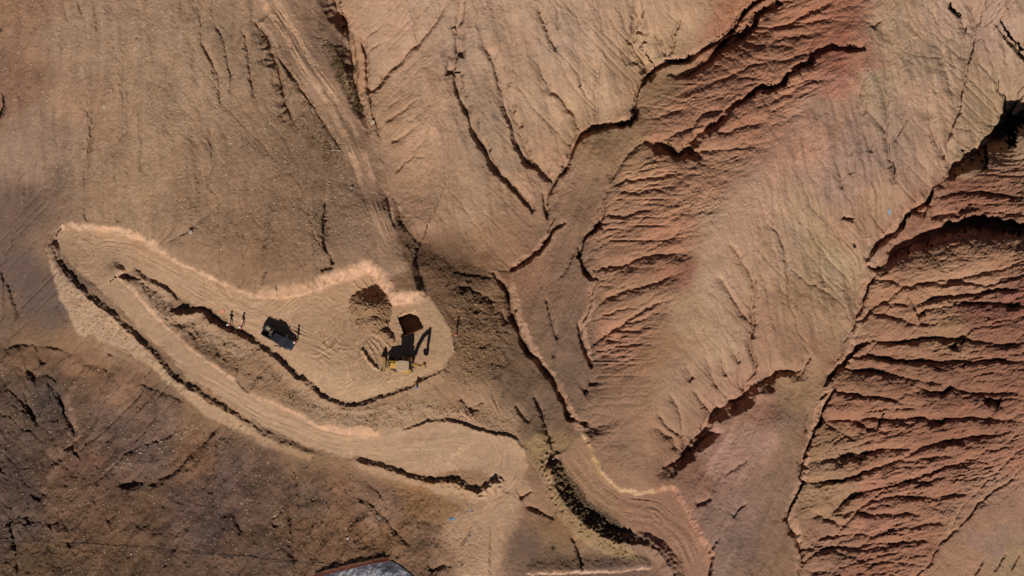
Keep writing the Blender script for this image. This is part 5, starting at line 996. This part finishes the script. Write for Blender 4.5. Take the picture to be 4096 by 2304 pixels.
obj('printed_ring', disc_bm(.205, .235, .054, 40, .003), M['ring'], t)
bm = box_bm(-.10, -.06, -.11, .11, .051, .054); box_bm(.06, .10, -.11, .11, .051, .054, bm); box_bm(-.06, .06, -.02, .02, .051, .054, bm)
obj('letter_H', bm, M['ring'], t)

# ------------------------------------------------------------------ blue pipe, stakes, board
t = thing('standing_pipe', at(1669.5, 1546), 0, 'short blue upright pipe at the lower edge of the work pad', 'pipe')
cs = [(math.cos(k * math.pi / 10), math.sin(k * math.pi / 10)) for k in range(20)]
obj('pipe_wall', loft_bm([[(c * q, s * q, z) for c, s in cs] for q, z in ((.155,-.1),(.155,1.08),(.14,1.10))]), M['blue'], t); obj('pipe_cap', loft_bm([[(c * q, s * q, z) for c, s in cs] for q, z in ((.165,1.04),(.165,1.14),(.12,1.16))]), M['blue'], t)
def stake(u, v, h, label, lean=(0, 0), group=None):
    p = at(u, v); t = thing('survey_stake', p, 0, label, 'stake', group)
    obj('stake_post', beam_bm((0,0,-.2), (lean[0], lean[1], h), .055, .055), M['wood'], t); obj('stake_tip', beam_bm((lean[0], lean[1], h - .12), (lean[0], lean[1], h + .02), .06, .06), M['litter'], t)
stake(1338, 597, 1.15, 'pale wooden stake standing beside the board lying by the dirt track')
stake(2120, 1830, .85, 'thin wooden stake at the bend where the haul road meets the lower road')
stake(2008, 1590, 1.05, 'thin stake standing on the slope between the pad and the dark gully')
a = at(1323, 600.5, None, .07); b = at(1362, 602, None, .07)
tag(obj('board', beam_bm(a, b, .10, .05), M['wood']), 'long pale board lying on the ground beside the dirt track', 'board')

# ------------------------------------------------------------------ hose across the lower left
def ground_line(pts, dz, stepm=6):
    out = []
    for a, b in zip(pts[:-1], pts[1:]):
        n = max(1, int(math.dist(a, b) / stepm))
        for k in range(n): u = a[0] + (b[0] - a[0]) * k / n; v = a[1] + (b[1] - a[1]) * k / n; out.append(at(u + 1.2 * math.sin(u / 21), v + 1.6 * math.sin(u / 33) + .8 * math.sin(u / 9), None, dz))
    out.append(at(*pts[-1], None, dz)); return out
hp = [(-160, 2166)] + tile('C0',[(0,1190),(400,1190),(620,1205),(800,1215),(960,1218),(1100,1225),(1250,1250),(1350,1270),(1450,1262),(1600,1275),(1750,1290),(1932,1305)]) + tile('C1',[(100,1335),(250,1350),(420,1360),(560,1385),(700,1400)])
tag(obj('hose', tube_bm(ground_line(hp, .04), .03, 6), M['hose']), 'long thin black hose running across the lower left slope', 'hose')
hp2 = tile('C0',[(960,1226),(1350,1278),(1700,1292),(1932,1312)]) + tile('C1',[(120,1322),(300,1342),(520,1350),(690,1365)])
tag(obj('hose', tube_bm(ground_line(hp2, .04), .025, 6), M['hose']), 'second shorter black hose ending at the orange netting', 'hose')

# ------------------------------------------------------------------ lined pond and its orange netting
LIN = [(1255,2316),(1290,2302),(1330,2288),(1400,2273),(1440,2262),(1520,2244),(1565,2241),(1600,2260),(1640,2290),(1665,2312),(1700,2400),(1690,2480),(1300,2480),(1220,2400)]
def inside(u, v, P):
    c = False
    for i in range(len(P)):
        (x0, y0), (x1, y1) = P[i], P[(i + 1) % len(P)]
        if (y0 > v) != (y1 > v) and u < (x1 - x0) * (v - y0) / (y1 - y0) + x0: c = not c
    return c
def liner():
    st = 2.2; bm = bmesh.new(); vm = {}; nu = int(500 / st); nv = int(260 / st)
    uu, vv = np.meshgrid(1210 + np.arange(nu) * st, 2230 + np.arange(nv) * st)
    n1 = fbm(uu / 26, vv / 20, 4, 701); n2 = fbm((uu + vv * .5) / 14, (vv - uu * .3) / 30, 3, 711)
    wr = .07 * (1 - np.abs(n1) * 2.4) + .05 * (1 - np.abs(n2) * 2.4)
    ins = [[inside(uu[j, i], vv[j, i], LIN) for i in range(nu)] for j in range(nv)]
    for j in range(nv - 1):
        for i in range(nu - 1):
            if ins[j][i] and ins[j + 1][i] and ins[j][i + 1] and ins[j + 1][i + 1]:
                q = []
                for a, b in ((j + 1, i), (j + 1, i + 1), (j, i + 1), (j, i)):
                    if (a, b) not in vm: vm[(a, b)] = bm.verts.new(at(uu[a, b], vv[a, b], None, .12 + wr[a, b]))
                    q.append(vm[(a, b)])
                bm.faces.new(q)
    o = obj('pond_liner', bm, M['liner'], None, True)
    tag(o, 'crumpled slate grey plastic liner lying in the pond at the bottom edge', 'plastic sheet')
    sm = o.modifiers.new('thickness', 'SOLIDIFY'); sm.thickness = .02
liner()
fence_pts = [(1262,2296),(1300,2284),(1345,2273),(1391,2262),(1440,2251),(1496,2239),(1530,2233),(1564,2229)]
fr = thing('netting_fence', at(*fence_pts[3]), 0, 'sagging orange plastic netting fence above the plastic liner', 'fence')
off = fr.location.copy(); bm = bmesh.new(); pl = []
for a, b in zip(fence_pts[:-1], fence_pts[1:]):
    for k in range(8): t_ = k / 8; pl.append((at(a[0] + (b[0] - a[0]) * t_, a[1] + (b[1] - a[1]) * t_) - off, t_))
top = []; 
def strip(p0, p1, w):        # one flat plastic strand
    d = (p1 - p0).normalized(); u_ = Vector((0, 0, 1)) if abs(d.z) < .8 else Vector((1, 0, 0)); s_ = (u_ - d * u_.dot(d)).normalized() * w / 2
    n_ = d.cross(s_).normalized() * .004
    loft_bm([[p + s_ + n_, p - s_ + n_, p - s_ - n_, p + s_ - n_] for p in (p0, p1)], bm)
for i in range(len(pl) - 1):
    (p, t0), (q, t1) = pl[i], pl[i + 1]
    for h in range(7):
        sag = lambda t_: .16 * math.sin(math.pi * t_) * h / 6; y = lambda h_: Vector((0, -.06 * h_ * .6, 0))
        strip(p + Vector((0, -.05 * h, .12 + h * .15 - sag(t0))), q + Vector((0, -.05 * h, .12 + h * .15 - sag(t1 if t1 else 0))), .075)
    for m_ in range(2):
        pp = p.lerp(q, m_ / 2); strip(pp + Vector((0, 0, .1)), pp + Vector((0, -.3, 1.0 - .15 * math.sin(math.pi * t0))), .06)
nt_ = obj('netting', bm, M['mesh_o'], fr)
for a in (fence_pts[0], fence_pts[3], fence_pts[5], fence_pts[7]):
    p = at(*a) - off; obj('fence_post', beam_bm(p + Vector((0, .03, -.2)), p + Vector((0, .0, 1.45)), .06, .06), M['wood'], fr)

# ------------------------------------------------------------------ rocks
def rock_mesh(seed, n=1):
    rr = random.Random(seed); bm = bmesh.new(); bmesh.ops.create_icosphere(bm, subdivisions=n, radius=1)
    for v in bm.verts: v.co *= rr.uniform(.72, 1.12); v.co.z *= .7
    return bm
ROCKC = mat('pale_stone', (.42,.34,.25), .85, 0, .1); ROCKD = mat('brown_stone', (.20,.14,.095), .9, 0, .2)
def rock(u, v, sx, sy, label, m_=None, rz=0, dz=.0):
    o = obj('boulder', rock_mesh(int(u * 7 + v), 2), m_ or ROCKC); k = S * .5
    o.scale = (sx * k, sy * k, min(sx, sy) * k * .9); o.rotation_euler = (0, 0, rz); o.location = at(u, v, None, min(sx, sy) * k * .25 + dz); tag(o, label, 'rock'); return o
RK = [('A0',785,800,12,24,'long pale boulder standing out on the middle of the upper left slope'),('A0',1030,295,10,12,'pale rounded rock high on the upper left slope, right of a darker rill'),('A0',852,368,8,9,'small pale rock with a dark hollow above it on the upper left slope'),
 ('A0',1830,378,13,12,'pale rock near the dark streaks left of the dirt track'),('A0',725,430,9,8,'pale rock among small stones on the left slope rill'),('A0',628,1130,8,10,'small pale rock above the hairpin, below its dark twin'),('A0',628,1077,7,7,'small dark-shadowed rock just above a pale one over the hairpin'),
 ('A0',1905,1125,8,8,'pale rock far down the slope left of the dirt track'),('A0',1080,447,9,6,'flat pale rock in the middle rill of the upper left slope'),('A0',783,80,8,10,'pale rock near the top edge of the left slope'),('A0',1005,168,9,6,'flat pale rock close below the top edge'),
 ('B0',1437,300,17,17,'largest pale rock on the slope above the access ramp'),('B0',1668,430,9,12,'narrow pale rock above the bend of the access ramp'),('B0',568,42,7,8,'small pale rock left of the rills above the hairpin'),('B0',540,900,7,5,'small dark rock on the pale spoil slope'),
 ('A1',880,920,22,18,'grey block wedged in the gully beside the dirt track'),('A1',495,328,9,6,'flat rock between the dirt track and the black gully'),('A1',70,970,7,8,'small pale rock left of the dirt track verge'),('A1',720,1415,20,14,'dark pointed rock at the left verge of the dirt track'),
 ('C0',965,568,10,7,'white rock in the stony strip of the lower left valley'),('C0',812,90,8,9,'pale rock on the smooth brown slope below the haul road'),('C0',1057,518,9,8,'whitest rock at the upper end of the stony strip'),('C0',895,580,8,6,'pale rock at the left of the stony strip'),
 ('C0',368,903,8,7,'pale rock beside the lower left stream bed'),('C0',990,1283,11,8,'broad white rock just below the black hose'),('C0',1030,1258,8,6,'smaller white rock touching the black hose'),('C0',1822,900,6,12,'narrow white rock far right of the lower left slope'),('C0',540,1415,10,7,'pale rock at the bottom edge of the left slope'),
 ('C0',335,903,7,6,'small stone left of the rock by the stream bed'),('C1',380,640,9,12,'pale rock right below the dark berm of the haul road'),('C1',1615,50,10,9,'dark rock above the small dark scar under the pad'),('A2',1110,738,14,10,'reddish boulder lying on the valley floor between the channels'),
 ('B2',1528,90,8,8,'pale stone on the broad ridge crest'),('B2',1512,243,8,8,'dark ringed stone below the pale one on the ridge crest'),('A3',1585,728,8,5,'dark stone on the grey slope at the upper right'),('B3',930,35,6,5,'dark pebble high on the grey slope beside the right channel'),
 ('B1',295,1362,16,20,'dark block standing in for a shadow blob on the pad berm'),('B3',90,1358,11,9,'pale rounded block on the lip of the dark scarp')]  # the dark block on the pad berm is added for a shadow blob
for i, (ti, x, y, sx, sy, lb) in enumerate(RK):
    u, v = tile(ti, [(x, y)])[0]; rock(u, v, sx, sy, lb, ROCKD if ('dark' in lb or 'reddish' in lb) else ROCKC, i * .7)

def cells_in(pts):
    a = np.array(pts); return a.min(0), a.max(0)
def scatter(name, zones, label, cat_, colr, smin, smax, seed, kind_='stone'):
    rr = random.Random(seed); vs_ = []; fs = []; cl = []
    for pts, n, sc in zones:
        (x0, y0), (x1, y1) = cells_in(pts); made = 0; tries = 0
        while made < n and tries < n * 20:
            tries += 1; u = rr.uniform(x0, x1); v = rr.uniform(y0, y1)
            if not inside(u, v, pts): continue
            i, j = int((u - U0) / STEP), int((v - V0) / STEP)
            if not (0 <= i < NU and 0 <= j < NV): continue
            if zid[j, i] in (2, 3, 4, 5) and rr.random() > .04: continue
            if rr.random() > .25 + 1.4 * max(0, CL[j, i]): continue
            made += 1; s_ = (smin + (smax - smin) * rr.random() ** 3.5) * sc; p = at(u, v); b0 = len(vs_)
            if kind_ == 'stone':
                a0 = rr.uniform(0, 6.3); pr_ = [(0, 0, .75), *[(math.cos(a0 + k * 1.2566) * rr.uniform(.7, 1.1), math.sin(a0 + k * 1.2566) * rr.uniform(.6, 1.0), rr.uniform(0, .3)) for k in range(5)], (0, 0, -.5)]
                vs_ += [(p.x + q[0] * s_, p.y + q[1] * s_, p.z + q[2] * s_) for q in pr_]
                fs += [(b0, b0 + 1 + k, b0 + 1 + (k + 1) % 5) for k in range(5)] + [(b0 + 6, b0 + 1 + (k + 1) % 5, b0 + 1 + k) for k in range(5)]
                w = rr.uniform(.75, 1.25); cc_ = lin(*colr) * w; cl += [(*cc_, 1)] * 7
            else:
                for k in range(6):
                    a0 = rr.uniform(0, 6.3); l_ = s_ * rr.uniform(.6, 1.2); dx, dy = math.cos(a0), math.sin(a0); b1 = len(vs_)
                    vs_ += [(p.x - dy * s_ * .16, p.y + dx * s_ * .16, p.z - .02), (p.x + dy * s_ * .16, p.y - dx * s_ * .16, p.z - .02), (p.x + dx * l_ * .8, p.y + dy * l_ * .8, p.z + l_ * rr.uniform(.4, .9))]
                    fs.append((b1, b1 + 1, b1 + 2)); cc_ = lin(*colr) * rr.uniform(.7, 1.3); cl += [(*cc_, 1)] * 3
    me = bpy.data.meshes.new(name); me.from_pydata(vs_, [], fs); at_ = me.color_attributes.new('soil', 'FLOAT_COLOR', 'POINT'); at_.data.foreach_set('color', np.array(cl, np.float32).ravel())
    me.materials.append(SOILM); o = bpy.data.objects.new(name, me); COL.objects.link(o); tag(o, label, cat_, None, 'stuff'); return o
CL = fbm(UU / 45, VV / 45, 3, 801) + .35 * vnoise(UU / 14, VV / 14, 802)
LL = [(-200,1420),(300,1450),(560,1520),(900,1750),(1300,1900),(1700,1980),(1750,2200),(1650,2400),(-200,2400)]
scatter('loose_stones', [(LL, 3800, 1), (tile('C0',[(780,640),(950,540),(1080,470),(1250,400),(1450,280),(1500,330),(1250,500),(1100,600),(900,640),(800,680)]), 220, 1.15), ([(0,0),(1250,0),(1350,300),(1350,1000),(300,900),(0,800)], 1500, 1), ([(1050,200),(1350,500),(1500,1000),(1300,1050),(1100,800)], 600, 1)],
        'scattered small pale stones on the left and lower left slopes', 'stones', (196,170,138), .045, .17, 5)
scatter('rubble', [(tile('B1',[(1500,800),(1650,780),(1800,1000),(1850,1200),(1800,1449),(1500,1449),(1500,1150)]), 700, .9), (tile('C1',[(450,150),(750,200),(1200,100),(1700,250),(1500,280),(1100,330),(850,330),(560,300)]), 900, .8), (tile('C1',[(-500,-400),(0,-50),(300,50),(450,200),(200,150),(-300,-200)]), 700, .8), (tile('B0',[(430,560),(620,760),(950,1060),(1300,1400),(1000,1250),(650,1080),(540,900)]), 900, .8), (tile('B0',[(1100,700),(1300,920),(1600,980),(1900,1180),(1900,1350),(1500,1150),(1200,950)]), 600, .8)],
        'clods and gravel on the dug slopes around the work pad', 'rubble', (164,132,98), .06, .24, 6)
scatter('embankment_rubble', [(tile('C2',[(290,560),(390,640),(600,890),(840,1085),(840,1200),(700,1150),(560,1060),(430,950),(340,800)]), 700, .8), (tile('C2',[(240,620),(340,800),(430,950),(560,1060),(700,1160),(840,1210),(980,1330),(860,1330),(700,1270),(500,1150),(360,1000),(290,800)]), 1300, .8)],
        'yellowish broken rock on the bank beside the lower road', 'rubble', (172,144,98), .05, .2, 7)
scatter('dry_grass', [(LL, 3000, 1), (tile('A1',[(480,330),(620,330),(760,620),(820,880),(760,880),(600,560)]), 500, 1.4), (tile('C1',[(450,600),(1500,900),(1500,1300),(1100,1449),(300,1300)]), 900, 1), (tile('A1',[(100,350),(200,350),(620,1100),(700,1300),(450,1200),(330,900)]), 500, 1.1), (tile('B1',[(380,100),(560,50),(560,560),(430,600)]), 300, 1)],
        'sparse dry olive grass and weeds along the gullies and lower slopes', 'grass', (104,88,52), .10, .30, 8, 'tuft')

# ------------------------------------------------------------------ shrubs, rags and litter
LEAF = mat('dry_leaf', (.10,.085,.035), .8, 0, .1); TWIG = mat('twig', (.12,.08,.05), .9)
def shrub(u, v, rad_, label, seed):
    rr = random.Random(seed); t = thing('shrub', at(u, v), 0, label, 'shrub'); bt = bmesh.new(); bl = bmesh.new()
    for k in range(16):
        a = rr.uniform(0, 6.3); e = rr.uniform(.2, 1.2); L_ = rad_ * rr.uniform(.6, 1.05); d = Vector((math.cos(a) * math.cos(e), math.sin(a) * math.cos(e), math.sin(e)))
        tube_bm([Vector((0, 0, 0)), d * L_ * .5 + Vector((0, 0, .03)), d * L_], .018, 4, bt, .006)
        for m_ in range(9):
            c = d * L_ * rr.uniform(.35, 1.05) + Vector([rr.uniform(-.07, .07) for _ in range(3)]); q = Matrix.Rotation(rr.uniform(0, 6.3), 3, Vector([rr.uniform(-1, 1) for _ in range(3)]).normalized()); s_ = rr.uniform(.04, .09)
            bl.faces.new([bl.verts.new(c + q @ Vector(p)) for p in ((-s_, 0, 0), (0, -s_ * .4, 0), (s_, 0, 0), (0, s_ * .4, .01))])
    obj('stems', bt, TWIG, t); obj('leaves', bl, LEAF, t)
for i, (ti, x, y, q, lb) in enumerate([('A1',690,275,.75,'olive shrub in the black gully nearest the top edge'),('A1',760,505,.6,'pale shrub halfway down the lit side of the top gully'),('A1',735,725,.95,'broadest olive shrub on the bank between track and gully'),('A1',745,830,.8,'lowest olive shrub on the bank between track and gully'),('A1',640,500,.7,'dark shrub on the shaded bank left of the top gully'),
    ('A2',1040,568,.5,'small green shrub on the lip of the deep winding channel'),('A0',2,240,.7,'dark shrub cut by the left edge of the photo'),('C0',180,765,.5,'round dark shrub low on the left edge slope'),('C0',355,1245,.6,'dark shrub just below the black hose on the left'),('C0',1150,560,.8,'dark shrub in the stony strip of the lower left valley'),('C0',730,770,.7,'yellowish shrub left end of the dark scar in the lower valley'),
    ('A2',508,652,.32,'tiny dead shrub alone on the smooth tan slope'),('C2',310,1245,.5,'dark bush beside the foot of the lower road bank'),('B2',310,1250,.6,'dark shrub on the floor of the middle valley')]):
    u, v = tile(ti, [(x, y)])[0]; shrub(u, v, q, lb, 40 + i)
def rag(u, v, sx, sy, label, m_, name, cat_, rz=0):
    n = 9; bm = bmesh.new(); rr = random.Random(int(u)); g_ = [[None] * n for _ in range(n)]; c_, s_ = math.cos(rz), math.sin(rz)
    for j in range(n):
        for i in range(n):
            a, b = (i / (n - 1) - .5) * sx * (1 + .3 * rr.uniform(-1, 1)), (j / (n - 1) - .5) * sy * (1 + .3 * rr.uniform(-1, 1)); g_[j][i] = bm.verts.new(at(u + a * c_ - b * s_, v + a * s_ + b * c_, None, .05 + rr.uniform(0, .09)))
    for j in range(n - 1):
        for i in range(n - 1): bm.faces.new((g_[j + 1][i], g_[j + 1][i + 1], g_[j][i + 1], g_[j][i]))
    o = obj(name, bm, m_, None, True); tag(o, label, cat_); so_ = o.modifiers.new('thickness', 'SOLIDIFY'); so_.thickness = .012
for ti, x, y, sx, sy, lb, m_, nm, ct, rz in [('C1',1478,1020,22,7,'long torn light blue rag on the pale spoil near the lower track',M['rag'],'torn_rag','rag',-.2),('C1',1627,963,7,6,'small blue scrap at the top of the pale spoil patch',M['rag'],'torn_rag','rag',.4),('C1',1613,1148,9,4,'narrow blue scrap lying on the lower track',M['rag'],'torn_rag','rag',.1),
    ('C1',932,1015,12,7,'crumpled white litter on the brown slope above the liner',M['litter'],'litter','litter',.5),('C1',140,998,12,4,'thin white strip of litter on the lower left slope',M['litter'],'litter','litter',-.3),('C1',136,1093,7,4,'white scrap just below the thin white strip',M['litter'],'litter','litter',.2),('C1',692,1168,11,5,'white scrap in the grass halfway to the plastic liner',M['litter'],'litter','litter',.6),('B3',916,150,5,20,'bluish strip of cloth on the grey slope beside the right channel',M['rag'],'torn_rag','rag',.1)]:
    u, v = tile(ti, [(x, y)])[0]; rag(u, v, sx, sy, lb, m_, nm, ct, rz)
GRP = {'person': 'site workers in hard hats', 'rock': 'rocks scattered over the slopes', 'shrub': 'dry shrubs along the gullies', 'stake': 'survey stakes', 'earth heap': 'earth heaps beside the pit', 'rag': 'blue rags and scraps', 'litter': 'white litter on the lower slopes', 'hose': 'black hoses'}
for o_ in bpy.data.objects:
    if o_.parent is None and o_.get('category') in GRP and o_.get('kind') != 'stuff': o_['group'] = GRP[o_['category']]
print('done', time.time() - T0)
